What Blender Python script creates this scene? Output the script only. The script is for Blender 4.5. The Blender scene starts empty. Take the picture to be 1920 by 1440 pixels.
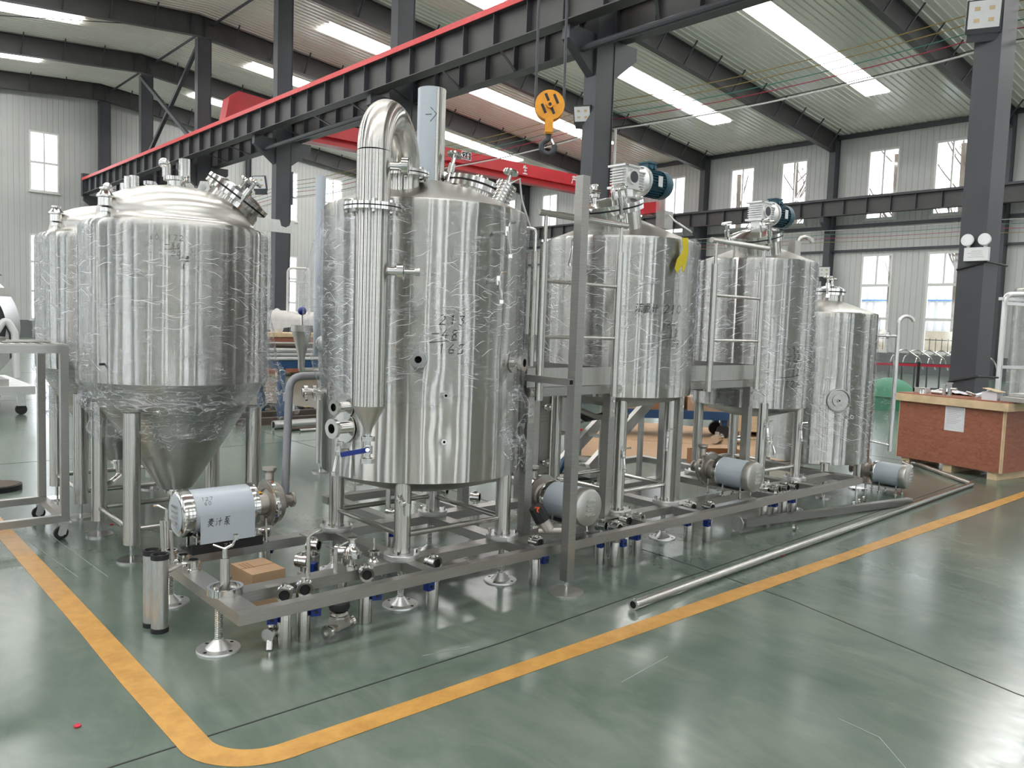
import bpy, math, random
from mathutils import Matrix, Vector
random.seed(7)
PI = math.pi
SC = bpy.context.scene
COL = SC.collection

# ------------------------------------------------------------------ camera
cam_d = bpy.data.cameras.new('camera')
cam_d.sensor_fit = 'HORIZONTAL'; cam_d.sensor_width = 36.0
cam_d.lens = 28.387; cam_d.clip_start = 0.05; cam_d.clip_end = 400
cam = bpy.data.objects.new('camera', cam_d); COL.objects.link(cam)
_yaw, _pit, _rol = math.radians(48.37801), math.radians(4.35152), math.radians(2.01550)
_fw = Vector((math.cos(_yaw)*math.cos(_pit), math.sin(_yaw)*math.cos(_pit), -math.sin(_pit)))
_rt = Vector((math.sin(_yaw), -math.cos(_yaw), 0)); _up = _rt.cross(_fw)
_r2 = math.cos(_rol)*_rt + math.sin(_rol)*_up; _u2 = -math.sin(_rol)*_rt + math.cos(_rol)*_up
cam.matrix_world = Matrix(((_r2.x, _u2.x, -_fw.x, 0), (_r2.y, _u2.y, -_fw.y, 0), (_r2.z, _u2.z, -_fw.z, 1.6), (0, 0, 0, 1)))
SC.camera = cam

# ------------------------------------------------------------------ light
SKY_STRENGTH = 3.0
SKYLIGHT_STRENGTH = 9.5
w = bpy.data.worlds.new('overcast_sky'); SC.world = w; w.use_nodes = True
bg = w.node_tree.nodes['Background']
bg.inputs[0].default_value = (0.90, 0.95, 1.0, 1); bg.inputs[1].default_value = SKY_STRENGTH
try: w.cycles.sampling_method = 'NONE'
except Exception: pass
vs = SC.view_settings
SC.display_settings.display_device = 'sRGB'
vs.view_transform = 'Standard'; vs.look = 'None'; vs.gamma = 1.0; vs.use_curve_mapping = False
vs.exposure = 0.85
try:
    cy = SC.cycles
    cy.max_bounces = 9; cy.diffuse_bounces = 4; cy.glossy_bounces = 5; cy.transmission_bounces = 4
    cy.transparent_max_bounces = 14; cy.use_denoising = True; cy.caustics_reflective = False; cy.caustics_refractive = False
    cy.sample_clamp_indirect = 6.0; cy.blur_glossy = 0.5; cy.use_light_tree = True
except Exception: pass

# ------------------------------------------------------------------ materials
MATS = {}
def new_mat(name):
    m = bpy.data.materials.new(name); m.use_nodes = True
    nt = m.node_tree; p = nt.nodes['Principled BSDF']
    MATS[name] = m
    return m, nt, p
def N(nt, t, **kw):
    n = nt.nodes.new(t)
    for k, v in kw.items(): setattr(n, k, v)
    return n
def L(nt, a, b): nt.links.new(a, b)
def ramp(nt, fac, stops):
    r = N(nt, 'ShaderNodeValToRGB')
    while len(r.color_ramp.elements) < len(stops): r.color_ramp.elements.new(0.5)
    for e, (p, c) in zip(r.color_ramp.elements, stops):
        e.position = p; e.color = c if len(c) == 4 else (*c, 1)
    L(nt, fac, r.inputs[0]); return r.outputs[0]
def noise(nt, vec, scale, detail=4, rough=0.55, dist=0.0):
    n = N(nt, 'ShaderNodeTexNoise'); n.inputs['Scale'].default_value = scale
    n.inputs['Detail'].default_value = detail; n.inputs['Roughness'].default_value = rough
    n.inputs['Distortion'].default_value = dist
    if vec is not None: L(nt, vec, n.inputs['Vector'])
    return n.outputs['Fac']
def mapping(nt, src, scale=(1, 1, 1), rot=(0, 0, 0)):
    mp = N(nt, 'ShaderNodeMapping'); mp.inputs['Scale'].default_value = scale; mp.inputs['Rotation'].default_value = rot
    L(nt, src, mp.inputs['Vector']); return mp.outputs[0]
def texco(nt, out='Object'): return N(nt, 'ShaderNodeTexCoord').outputs[out]
def bump(nt, p, h, strength, dist=0.01):
    b = N(nt, 'ShaderNodeBump'); b.inputs['Strength'].default_value = strength; b.inputs['Distance'].default_value = dist
    L(nt, h, b.inputs['Height']); L(nt, b.outputs[0], p.inputs['Normal'])
def mapr(nt, v, a, b):
    r = N(nt, 'ShaderNodeMapRange'); r.inputs['To Min'].default_value = a; r.inputs['To Max'].default_value = b
    L(nt, v, r.inputs['Value']); return r.outputs[0]

def plain(name, col, rough=0.5, metal=0.0, var=0.08, nscale=6.0, bmp=0.0, spec=0.5):
    m, nt, p = new_mat(name)
    p.inputs['Roughness'].default_value = rough; p.inputs['Metallic'].default_value = metal
    try: p.inputs['Specular IOR Level'].default_value = spec
    except KeyError: pass
    f = noise(nt, texco(nt), nscale, 5)
    a = tuple(c*(1-var) for c in col); b = tuple(min(1, c*(1+var)) for c in col)
    L(nt, ramp(nt, f, [(0.3, a), (0.7, b)]), p.inputs['Base Color'])
    L(nt, mapr(nt, f, max(0.03, rough*0.85), min(1, rough*1.15)), p.inputs['Roughness'])
    if bmp: bump(nt, p, noise(nt, texco(nt), nscale*6, 4), bmp, 0.004)
    return m

def brushed(name, col=(0.62, 0.62, 0.60), rough=0.24, aniso=0.8, stripe=0.25, wav=0.0):
    """rolled sheet: grain runs round the vessel, so lights stretch along its axis"""
    m, nt, p = new_mat(name)
    nt.nodes.remove(p); out = nt.nodes['Material Output']
    uv = texco(nt, 'UV')
    g = noise(nt, mapping(nt, uv, (1.2, 180, 1)), 3.0, 4, 0.6)
    st = noise(nt, mapping(nt, uv, (9, 0.10, 1)), 2.6, 6, 0.62)
    a = tuple(c*0.88 for c in col); b = tuple(min(1, c*1.10) for c in col)
    gl = N(nt, 'ShaderNodeBsdfAnisotropic')
    L(nt, ramp(nt, g, [(0.3, a), (0.7, b)]), gl.inputs['Color'])
    gl.inputs['Roughness'].default_value = rough
    gl.inputs['Anisotropy'].default_value = aniso
    gl.inputs['Rotation'].default_value = 0.0
    t = N(nt, 'ShaderNodeTangent', direction_type='RADIAL', axis='Z')
    L(nt, t.outputs[0], gl.inputs['Tangent'])
    if stripe:
        bm = N(nt, 'ShaderNodeBump'); bm.inputs['Strength'].default_value = stripe; bm.inputs['Distance'].default_value = 0.02
        L(nt, st, bm.inputs['Height']); L(nt, bm.outputs[0], gl.inputs['Normal'])
    L(nt, gl.outputs[0], out.inputs[0])
    return m

def satin(name, col, rough, var=0.1, scale=(3, 3, 60)):
    m, nt, p = new_mat(name)
    p.inputs['Metallic'].default_value = 1.0
    g = noise(nt, mapping(nt, texco(nt), scale), 4.0, 4, 0.6)
    big = noise(nt, texco(nt), 7.0, 3)
    a = tuple(c*(1-var) for c in col); b = tuple(min(1, c*(1+var)) for c in col)
    L(nt, ramp(nt, g, [(0.3, a), (0.7, b)]), p.inputs['Base Color'])
    L(nt, mapr(nt, big, rough*0.8, rough*1.25), p.inputs['Roughness'])
    return m

brushed('jacket', (0.57, 0.57, 0.54), 0.25, 0.88, 0.0)
brushed('head', (0.60, 0.59, 0.56), 0.34, -0.2, 0.0)
brushed('cone', (0.55, 0.55, 0.53), 0.32, 0.3, 0.0)
brushed('tube', (0.55, 0.54, 0.51), 0.20, 0.75, 0.0)
satin('frame_steel', (0.43, 0.42, 0.40), 0.36)
satin('plate_steel', (0.55, 0.54, 0.51), 0.42, 0.08, (40, 3, 3))
satin('fitting', (0.66, 0.65, 0.63), 0.14, 0.05)
satin('cast_steel', (0.50, 0.47, 0.43), 0.45, 0.1)
satin('mesh_steel', (0.58, 0.58, 0.57), 0.34, 0.22, (220, 220, 6))
satin('alu', (0.72, 0.72, 0.71), 0.4, 0.08)
plain('dark_paint', (0.048, 0.050, 0.058), 0.45, var=0.12, nscale=2)
plain('beam_paint', (0.062, 0.060, 0.060), 0.5, var=0.12, nscale=2)
plain('red_paint', (0.50, 0.022, 0.030), 0.42, var=0.1, nscale=2)
plain('rail_red', (0.62, 0.03, 0.035), 0.4, var=0.15)
plain('hook_yellow', (0.80, 0.33, 0.015), 0.4, var=0.12, nscale=9)
plain('motor_blue', (0.020, 0.085, 0.125), 0.42)
plain('mark_blue', (0.008, 0.030, 0.22), 0.4)
plain('rack_blue', (0.010, 0.055, 0.14), 0.45)
plain('rubber', (0.012, 0.012, 0.013), 0.6)
plain('black_gap', (0.004, 0.004, 0.004), 0.9)
plain('cover_film', (0.50, 0.55, 0.60), 0.3, var=0.03, nscale=3)
plain('white_plastic', (0.75, 0.76, 0.76), 0.4, var=0.03)
plain('grey_plastic', (0.34, 0.34, 0.36), 0.42, var=0.05)
plain('window_frame', (0.66, 0.66, 0.64), 0.45, var=0.04)
plain('wall_panel', (0.50, 0.505, 0.49), 0.42, var=0.04, nscale=0.7)
plain('dado_grey', (0.13, 0.14, 0.14), 0.6, var=0.08)
plain('roof_panel', (0.84, 0.81, 0.755), 0.22, var=0.04, nscale=0.4, spec=0.9)
plain('yellow_tag', (0.62, 0.50, 0.01), 0.5)
plain('orange_tag', (0.80, 0.10, 0.01), 0.5)
plain('yellow_sticker', (0.85, 0.42, 0.01), 0.5)
plain('cardboard', (0.44, 0.285, 0.17), 0.8, var=0.08)
plain('cardboard_dark', (0.30, 0.145, 0.06), 0.8, var=0.1)
plain('pine', (0.66, 0.50, 0.31), 0.65, var=0.15, nscale=8)
plain('ink', (0.012, 0.012, 0.015), 0.5, var=0)
plain('white_paint', (0.80, 0.78, 0.76), 0.5, var=0.02)
plain('paper', (0.72, 0.72, 0.76), 0.6, var=0.03)
plain('green_cover', (0.05, 0.25, 0.14), 0.5)
plain('ribbon_red', (0.55, 0.02, 0.05), 0.5)
plain('cloth_white', (0.62, 0.60, 0.57), 0.8, var=0.06, nscale=12)
plain('cable_black', (0.01, 0.01, 0.011), 0.5)
plain('wire_yellow', (0.30, 0.21, 0.07), 0.5)
plain('wire_green', (0.05, 0.20, 0.15), 0.5)
plain('wire_red', (0.35, 0.03, 0.06), 0.5)
plain('wire_white', (0.6, 0.6, 0.58), 0.5)
plain('bark', (0.10, 0.08, 0.06), 0.9)
plain('outside_white', (0.75, 0.77, 0.80), 0.5, var=0.03)
plain('outside_blue', (0.10, 0.28, 0.60), 0.4)
plain('outside_sand', (0.55, 0.50, 0.40), 0.8, var=0.15, nscale=3)
plain('old_pipe', (0.10, 0.075, 0.06), 0.6, metal=0.3, var=0.2)
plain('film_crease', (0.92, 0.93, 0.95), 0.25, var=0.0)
plain('joint_dark', (0.020, 0.022, 0.020), 0.8)
plain('scratch_light', (0.30, 0.34, 0.31), 0.6)

def mk_ply():
    m, nt, p = new_mat('red_plywood')
    c = texco(nt)
    g = noise(nt, mapping(nt, c, (1, 2.2, 5)), 5.0, 8, 0.65, 1.5)
    f2 = noise(nt, c, 40, 3)
    L(nt, ramp(nt, g, [(0.25, (0.21, 0.068, 0.038)), (0.55, (0.33, 0.118, 0.068)), (0.8, (0.40, 0.17, 0.105))]), p.inputs['Base Color'])
    p.inputs['Roughness'].default_value = 0.55
    bump(nt, p, f2, 0.08, 0.003)
mk_ply()

def mk_floor():
    m, nt, p = new_mat('epoxy_floor')
    c = texco(nt)
    a = noise(nt, c, 0.9, 6, 0.6, 0.6); b = noise(nt, mapping(nt, c, (1, 0.35, 1)), 3.2, 7, 0.65, 1.2)
    mix = N(nt, 'ShaderNodeMath', operation='ADD'); mm = N(nt, 'ShaderNodeMath', operation='MULTIPLY'); mm.inputs[1].default_value = 0.5
    L(nt, a, mix.inputs[0]); L(nt, b, mix.inputs[1]); L(nt, mix.outputs[0], mm.inputs[0])
    L(nt, ramp(nt, mm.outputs[0], [(0.28, (0.064, 0.100, 0.078)), (0.46, (0.108, 0.148, 0.118)), (0.60, (0.155, 0.190, 0.152)), (0.78, (0.222, 0.240, 0.190))]), p.inputs['Base Color'])
    d = noise(nt, mapping(nt, c, (1.5, 1, 1)), 5.0, 8, 0.7, 2.0)
    L(nt, mapr(nt, d, 0.09, 0.30), p.inputs['Roughness']); p.inputs['Specular IOR Level'].default_value = 1.0
    bump(nt, p, noise(nt, c, 2.2, 4), 0.06, 0.02)
mk_floor()

def mk_line():
    m, nt, p = new_mat('line_paint')
    c = texco(nt)
    b = noise(nt, c, 9, 6, 0.7); d = noise(nt, c, 1.3, 3)
    L(nt, ramp(nt, b, [(0.3, (0.44, 0.225, 0.045)), (0.6, (0.60, 0.325, 0.080))]), p.inputs['Base Color'])
    L(nt, mapr(nt, d, 0.25, 0.5), p.inputs['Roughness'])
mk_line()

def mk_skylight():
    m, nt, p = new_mat('skylight_sheet')
    nt.nodes.remove(p); out = nt.nodes['Material Output']
    e = N(nt, 'ShaderNodeEmission'); c = texco(nt)
    n1 = noise(nt, mapping(nt, c, (0.8, 2.5, 1)), 1.6, 5, 0.6)
    L(nt, ramp(nt, n1, [(0.3, (0.80, 0.78, 0.70)), (0.55, (1, 1, 1))]), e.inputs[0])
    L(nt, mapr(nt, n1, SKYLIGHT_STRENGTH*0.35, SKYLIGHT_STRENGTH*1.5), e.inputs[1])
    L(nt, e.outputs[0], out.inputs[0])
mk_skylight()

def mk_glass():
    m, nt, p = new_mat('window_glass')
    nt.nodes.remove(p); out = nt.nodes['Material Output']
    t = N(nt, 'ShaderNodeBsdfTransparent'); g = N(nt, 'ShaderNodeBsdfGlossy'); g.inputs['Roughness'].default_value = 0.05
    mx = N(nt, 'ShaderNodeMixShader'); mx.inputs[0].default_value = 0.07
    L(nt, t.outputs[0], mx.inputs[1]); L(nt, g.outputs[0], mx.inputs[2]); L(nt, mx.outputs[0], out.inputs[0])
mk_glass()

def mk_film(name, rot=-0.16, dens=0.55, base=0.10, crumple=False):
    """stretch film: clear, with fine bright creases"""
    m, nt, p = new_mat(name)
    nt.nodes.remove(p); out = nt.nodes['Material Output']
    uv = texco(nt, 'UV')
    def ridge(scale, r_, wd, dist=0.6, det=2):
        n = noise(nt, mapping(nt, uv, scale, (0, 0, r_)), 1.0, det, 0.5, dist)
        sb = N(nt, 'ShaderNodeMath', operation='SUBTRACT'); sb.inputs[1].default_value = 0.5; L(nt, n, sb.inputs[0])
        ab = N(nt, 'ShaderNodeMath', operation='ABSOLUTE'); L(nt, sb.outputs[0], ab.inputs[0])
        return ramp(nt, ab.outputs[0], [(0.0, (1, 1, 1)), (wd, (0, 0, 0))])
    def fmax(a_, b_):
        m_ = N(nt, 'ShaderNodeMath', operation='MAXIMUM'); L(nt, a_, m_.inputs[0]); L(nt, b_, m_.inputs[1]); return m_.outputs[0]
    if crumple:
        e = fmax(fmax(ridge((4.0, 9, 1), rot, 0.016, 1.2, 3), ridge((5, 12, 1), -rot*1.2, 0.014, 1.2, 3)), ridge((3, 22, 1), rot*0.6, 0.02))
        k = noise(nt, uv, 5.0, 4, 0.6); msk = ramp(nt, k, [(0.36, (0.12, 0.12, 0.12)), (0.6, (1, 1, 1))])
    else:
        e = fmax(fmax(ridge((2.4, 30, 1), rot, 0.012), ridge((3.5, 44, 1), -rot*0.5, 0.012)), ridge((6, 70, 1), rot*1.3, 0.022))
        k = noise(nt, mapping(nt, uv, (7, 9, 1)), 1.0, 5, 0.7); msk = ramp(nt, k, [(0.44, (0.0, 0.0, 0.0)), (0.64, (1, 1, 1))])
    mul = N(nt, 'ShaderNodeMath', operation='MULTIPLY'); L(nt, e, mul.inputs[0]); L(nt, msk, mul.inputs[1]); s = mul.outputs[0]
    t = N(nt, 'ShaderNodeBsdfTransparent'); t.inputs[0].default_value = (0.985, 0.99, 1, 1)
    g = N(nt, 'ShaderNodeBsdfGlossy'); g.inputs['Roughness'].default_value = 0.22; g.inputs['Color'].default_value = (0.95, 0.97, 1, 1)
    d = N(nt, 'ShaderNodeBsdfTranslucent'); d.inputs[0].default_value = (0.9, 0.92, 0.95, 1)
    d2 = N(nt, 'ShaderNodeBsdfDiffuse'); d2.inputs[0].default_value = (0.9, 0.92, 0.95, 1)
    ad = N(nt, 'ShaderNodeMixShader'); ad.inputs[0].default_value = 0.75; L(nt, d.outputs[0], ad.inputs[1]); L(nt, d2.outputs[0], ad.inputs[2])
    gd = N(nt, 'ShaderNodeMixShader'); gd.inputs[0].default_value = 0.5; L(nt, ad.outputs[0], gd.inputs[2]); L(nt, g.outputs[0], gd.inputs[1])
    b = N(nt, 'ShaderNodeBump'); b.inputs['Strength'].default_value = 1.0; b.inputs['Distance'].default_value = 0.02
    L(nt, s, b.inputs['Height']); L(nt, b.outputs[0], g.inputs['Normal'])
    lw = N(nt, 'ShaderNodeLayerWeight'); lw.inputs['Blend'].default_value = 0.25
    pw = N(nt, 'ShaderNodeMath', operation='POWER'); pw.inputs[1].default_value = 2.0; L(nt, lw.outputs['Facing'], pw.inputs[0])
    gz = N(nt, 'ShaderNodeMath', operation='MULTIPLY_ADD'); gz.inputs[1].default_value = 0.35; gz.inputs[2].default_value = base; L(nt, pw.outputs[0], gz.inputs[0])
    fac = N(nt, 'ShaderNodeMath', operation='MULTIPLY_ADD'); fac.inputs[1].default_value = dens
    L(nt, s, fac.inputs[0]); L(nt, gz.outputs[0], fac.inputs[2]); fac.use_clamp = True
    mx = N(nt, 'ShaderNodeMixShader'); L(nt, fac.outputs[0], mx.inputs[0]); L(nt, t.outputs[0], mx.inputs[1]); L(nt, gd.outputs[0], mx.inputs[2])
    L(nt, mx.outputs[0], out.inputs[0])
mk_film('stretch_film', 0.22, 0.9, 0.025)
mk_film('stretch_film_steep', 0.45, 0.95, 0.05)
mk_film('crumpled_film', 0.5, 0.85, 0.06, True)

# ------------------------------------------------------------------ building blocks
WM = {}      # world matrix of each thing / part frame
def tag(o, label=None, cat=None, group=None, kind=None):
    if label: o['label'] = label
    if cat: o['category'] = cat
    if group: o['group'] = group
    if kind: o['kind'] = kind
    return o
def thing(name, label, cat, loc=(0, 0, 0), rz=0.0, group=None):
    o = bpy.data.objects.new(name, None); COL.objects.link(o); o.empty_display_size = 0.1
    o.location = loc; o.rotation_euler = (0, 0, rz)
    WM[o.name] = Matrix.Translation(Vector(loc)) @ Matrix.Rotation(rz, 4, 'Z')
    return tag(o, label, cat, group)
def struct_empty(name):
    o = bpy.data.objects.new(name, None); COL.objects.link(o); o['kind'] = 'structure'
    WM[o.name] = Matrix.Identity(4); return o

def align(axis):
    a = Vector(axis).normalized()
    return a.to_track_quat('Z', 'Y').to_matrix().to_4x4()

class MB:
    """collects shapes in world space (through self.M) and links them as one mesh object"""
    def __init__(s, M=None):
        s.v = []; s.f = []; s.uv = {}; s.M = M or Matrix.Identity(4)
    def add(s, vs, fs, uv=None):
        o = len(s.v)
        s.v += [s.M @ Vector(p) for p in vs]
        s.f += [tuple(i+o for i in f) for f in fs]
        if uv:
            for i, t in enumerate(uv): s.uv[o+i] = t
        return s
    def bx(s, x0, x1, y0, y1, z0, z1):
        vs = [(x, y, z) for z in (z0, z1) for y in (y0, y1) for x in (x0, x1)]
        return s.add(vs, [(0, 2, 3, 1), (4, 5, 7, 6), (0, 1, 5, 4), (2, 6, 7, 3), (0, 4, 6, 2), (1, 3, 7, 5)])
    def bar(s, p0, p1, wd, ht, up=(0, 0, 1)):
        p0, p1 = Vector(p0), Vector(p1); d = (p1-p0).normalized(); u = Vector(up)
        sd = d.cross(u)
        if sd.length < 1e-5: sd = d.cross(Vector((1, 0, 0)))
        sd.normalize(); u = sd.cross(d).normalized()
        vs = [p + sd*a*wd/2 + u*b*ht/2 for p in (p0, p1) for a, b in ((-1, -1), (1, -1), (1, 1), (-1, 1))]
        return s.add(vs, [(0, 3, 2, 1), (4, 5, 6, 7), (0, 1, 5, 4), (1, 2, 6, 5), (2, 3, 7, 6), (3, 0, 4, 7)])
    def cyl(s, p0, p1, r0, r1=None, n=20, cap=True):
        p0, p1 = Vector(p0), Vector(p1); r1 = r0 if r1 is None else r1
        ln = (p1-p0).length
        return s.lathe([(r0, 0), (r1, ln)], n, Matrix.Translation(p0) @ align(p1-p0), cap)
    def lathe(s, prof, n=40, T=None, cap=False, fn=None, a0=0.0, a1=2*PI):
        T = T or Matrix.Identity(4); vs = []; uv = []; fs = []
        ln = 0; acc = [0]
        for (ra, za), (rb, zb) in zip(prof, prof[1:]): ln += math.hypot(rb-ra, zb-za); acc.append(ln)
        rm = max(r for r, z in prof)
        for i in range(n+1):
            a = a0+(a1-a0)*i/n
            for k, (r, z) in enumerate(prof):
                q = Vector((r*math.cos(a), r*math.sin(a), z))
                if fn: q = fn(q, a, k)
                vs.append(T @ q); uv.append((a*rm, acc[k]))
        m = len(prof)
        for i in range(n):
            for k in range(m-1):
                A = i*m+k; B = (i+1)*m+k; fs.append((A, B, B+1, A+1))
        if cap:
            fs.append(tuple(i*m for i in range(n-1, -1, -1))); fs.append(tuple(i*m+m-1 for i in range(n)))
        return s.add(vs, fs, uv)
    def tube(s, pts, r, n=12, fillet=0.0, cap=True, seg=6):
        P = [Vector(p) for p in pts]
        if fillet > 0 and len(P) > 2:
            Q = [P[0]]
            for a, b, c in zip(P, P[1:], P[2:]):
                d1 = (a-b).normalized(); d2 = (c-b).normalized(); ang = d1.angle(d2)
                if ang > PI-0.02: Q.append(b); continue
                t = min(fillet/math.tan(ang/2), (a-b).length*0.49, (c-b).length*0.49)
                p, q = b+d1*t, b+d2*t
                for i in range(seg+1):
                    u = i/seg; Q.append((1-u)*(1-u)*p + 2*u*(1-u)*b + u*u*q)
            Q.append(P[-1]); P = Q
        vs = []; fs = []; ref = None
        for i, p in enumerate(P):
            d = ((P[min(i+1, len(P)-1)]-P[max(i-1, 0)])).normalized()
            if ref is None:
                ref = d.orthogonal().normalized()
            ref = (ref - d*ref.dot(d)).normalized(); b = d.cross(ref)
            for k in range(n):
                a = 2*PI*k/n; vs.append(p + r*(math.cos(a)*ref+math.sin(a)*b))
        for i in range(len(P)-1):
            for k in range(n):
                A = i*n+k; B = i*n+(k+1) % n; fs.append((A, B, B+n, A+n))
        if cap:
            fs.append(tuple(range(n-1, -1, -1))); fs.append(tuple((len(P)-1)*n+k for k in range(n)))
        return s.add(vs, fs)
    def ring(s, c, axis, R, r, n=28, m=10):
        T = Matrix.Translation(Vector(c)) @ align(axis); vs = []; fs = []
        for i in range(n):
            a = 2*PI*i/n
            for k in range(m):
                b = 2*PI*k/m; q = R+r*math.cos(b); vs.append(T @ Vector((q*math.cos(a), q*math.sin(a), r*math.sin(b))))
        for i in range(n):
            for k in range(m):
                fs.append((i*m+k, ((i+1) % n)*m+k, ((i+1) % n)*m+(k+1) % m, i*m+(k+1) % m))
        return s.add(vs, fs)
    def washer(s, c, axis, r0, r1, h, n=28):
        """flat ring with a hole, height h along axis, starting at c"""
        T = Matrix.Translation(Vector(c)) @ align(axis)
        return s.lathe([(r0, 0), (r1, 0), (r1, h), (r0, h), (r0, 0)], n, T)
    def prism(s, poly, T, h):
        n = len(poly)
        vs = [T @ Vector((x, y, 0)) for x, y in poly] + [T @ Vector((x, y, h)) for x, y in poly]
        return s.add(vs, [tuple(range(n-1, -1, -1)), tuple(range(n, 2*n))] + [(i, (i+1) % n, n+(i+1) % n, n+i) for i in range(n)])
    def ball(s, c, r, n=14, sz=1.0):
        prof = [(max(1e-4, r*math.sin(PI*k/8)), -r*sz*math.cos(PI*k/8)) for k in range(9)]
        return s.lathe(prof, n, Matrix.Translation(Vector(c)))
    def build(s, name, mat, parent=None, kind=None, label=None, sharp=35, cat=None):
        me = bpy.data.meshes.new(name)
        W = WM[parent.name] if parent is not None else Matrix.Identity(4)
        Wi = W.inverted()
        me.from_pydata([Wi @ p for p in s.v], [], s.f); me.update()
        if s.uv:
            ul = me.uv_layers.new(name='UVMap')
            for lp in me.loops: ul.data[lp.index].uv = s.uv.get(lp.vertex_index, (0, 0))
        me.polygons.foreach_set('use_smooth', [True]*len(me.polygons))
        try: me.set_sharp_from_angle(angle=math.radians(sharp))
        except Exception: pass
        me.materials.append(MATS[mat])
        o = bpy.data.objects.new(name, me); COL.objects.link(o)
        if parent is not None: o.parent = parent
        WM[o.name] = W
        if kind: o['kind'] = kind
        if label: o['label'] = label
        if cat: o['category'] = cat
        return o
def share(o, name, dloc, parent, rot=None):
    """another part that shares o's mesh, shifted by dloc in its parent's frame"""
    c = bpy.data.objects.new(name, o.data); COL.objects.link(c); c.parent = parent; c.location = dloc
    if rot: c.rotation_euler = rot
    WM[c.name] = WM[parent.name]; return c
KIDS = {}
def dup(root, loc, rz=0.0, label=None, group=None):
    r = root.copy(); COL.objects.link(r); r.location = loc; r.rotation_euler = (0, 0, rz)
    if label: r['label'] = label
    if group: r['group'] = group
    for ch in KIDS.setdefault(root.name, list(root.children)):
        c = ch.copy(); COL.objects.link(c); c.parent = r
        for g in KIDS.setdefault(ch.name, list(ch.children)):
            d = g.copy(); COL.objects.link(d); d.parent = c
    return r

# ------------------------------------------------------------------ hand-written strokes
GL = {
 '0': [[(.5, 1), (.15, .7), (.15, .3), (.5, 0), (.85, .3), (.85, .7), (.5, 1)]],
 '1': [[(.3, .8), (.55, 1), (.5, 0)]], '2': [[(.1, .8), (.4, 1), (.8, .8), (.7, .5), (.1, .02), (.95, .06)]],
 '3': [[(.1, .95), (.8, .95), (.4, .6), (.85, .35), (.5, 0), (.1, .1)]], '4': [[(.6, 1), (.1, .35), (.95, .4)], [(.65, .7), (.6, 0)]],
 '5': [[(.8, 1), (.25, .95), (.2, .6), (.8, .5), (.7, .05), (.1, 0)]], '6': [[(.7, 1), (.2, .5), (.3, .05), (.8, .1), (.75, .45), (.2, .4)]],
 '7': [[(.1, .95), (.9, .95), (.45, 0)]], '8': [[(.8, .9), (.3, .95), (.25, .65), (.8, .35), (.7, .03), (.25, .05), (.25, .35), (.85, .7), (.8, .9)]],
 '9': [[(.8, .7), (.4, .55), (.2, .8), (.55, 1), (.8, .8), (.7, 0)]], '-': [[(.0, .5), (1, .55)]], '_': [[(-.6, .0), (2.6, .3)]],
 'Z': [[(.1, .9), (.9, .9), (.1, .05), (.95, .05)]], 'X': [[(.1, 1), (.9, 0)], [(.9, 1), (.1, 0)]], '>': [[(0, .5), (.55, .52)], [(.45, 1), (1, .58), (.45, .0)]],
 '麦': [[(.15, .9), (.85, .92)], [(.2, .77), (.8, .79)], [(.05, .63), (.95, .65)], [(.5, 1), (.5, .63)], [(.4, .6), (.1, .2)], [(.3, .45), (.75, .45), (.15, 0)], [(.35, .35), (.95, 0)]],
 '汁': [[(.1, .9), (.2, .8)], [(.05, .6), (.18, .5)], [(.05, .05), (.25, .4)], [(.35, .55), (.95, .6)], [(.65, .98), (.62, 0)]],
 '泵': [[(.1, .95), (.9, .98)], [(.45, .95), (.1, .6)], [(.3, .74), (.7, .74), (.68, .52), (.32, .52), (.3, .74)], [(.5, .5), (.5, 0), (.4, .08)], [(.08, .4), (.42, .42), (.1, .05)], [(.82, .45), (.55, .28)], [(.55, .28), (.95, .0)]],
 '流': [[(.05, .95), (.18, .82)], [(.0, .62), (.15, .5)], [(.0, .0), (.25, .4)], [(.38, .88), (.95, .9)], [(.65, 1), (.65, .88), (.45, .65), (.92, .66)], [(.5, .5), (.36, 0)], [(.65, .5), (.65, .05)], [(.8, .5), (.8, .05), (1, .12)]],
 '量': [[(.3, 1), (.7, 1), (.7, .75), (.3, .75), (.3, 1)], [(.3, .87), (.7, .87)], [(.05, .66), (.95, .68)], [(.25, .56), (.75, .56), (.75, .3), (.25, .3), (.25, .56)], [(.25, .43), (.75, .43)], [(.5, .56), (.5, .02)], [(.2, .16), (.8, .16)], [(.0, .0), (1, .03)]],
 '计': [[(.1, .95), (.22, .82)], [(.0, .6), (.22, .62), (.22, .1), (.36, .28)], [(.4, .55), (1, .6)], [(.7, 1), (.68, 0)]],
 '生': [[(.3, .95), (.1, .6)], [(.2, .72), (.9, .72)], [(.25, .4), (.8, .4)], [(.05, .04), (.95, .04)], [(.5, 1), (.5, .04)]],
 '产': [[(.5, 1), (.55, .88)], [(.1, .82), (.9, .82)], [(.3, .75), (.38, .6)], [(.7, .75), (.6, .6)], [(.1, .52), (.95, .52)], [(.2, .52), (.18, .25), (.02, 0)]],
 'p': [[(.2, 1), (.2, 0)], [(.2, .9), (.8, .75), (.2, .5)]],
}
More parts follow.
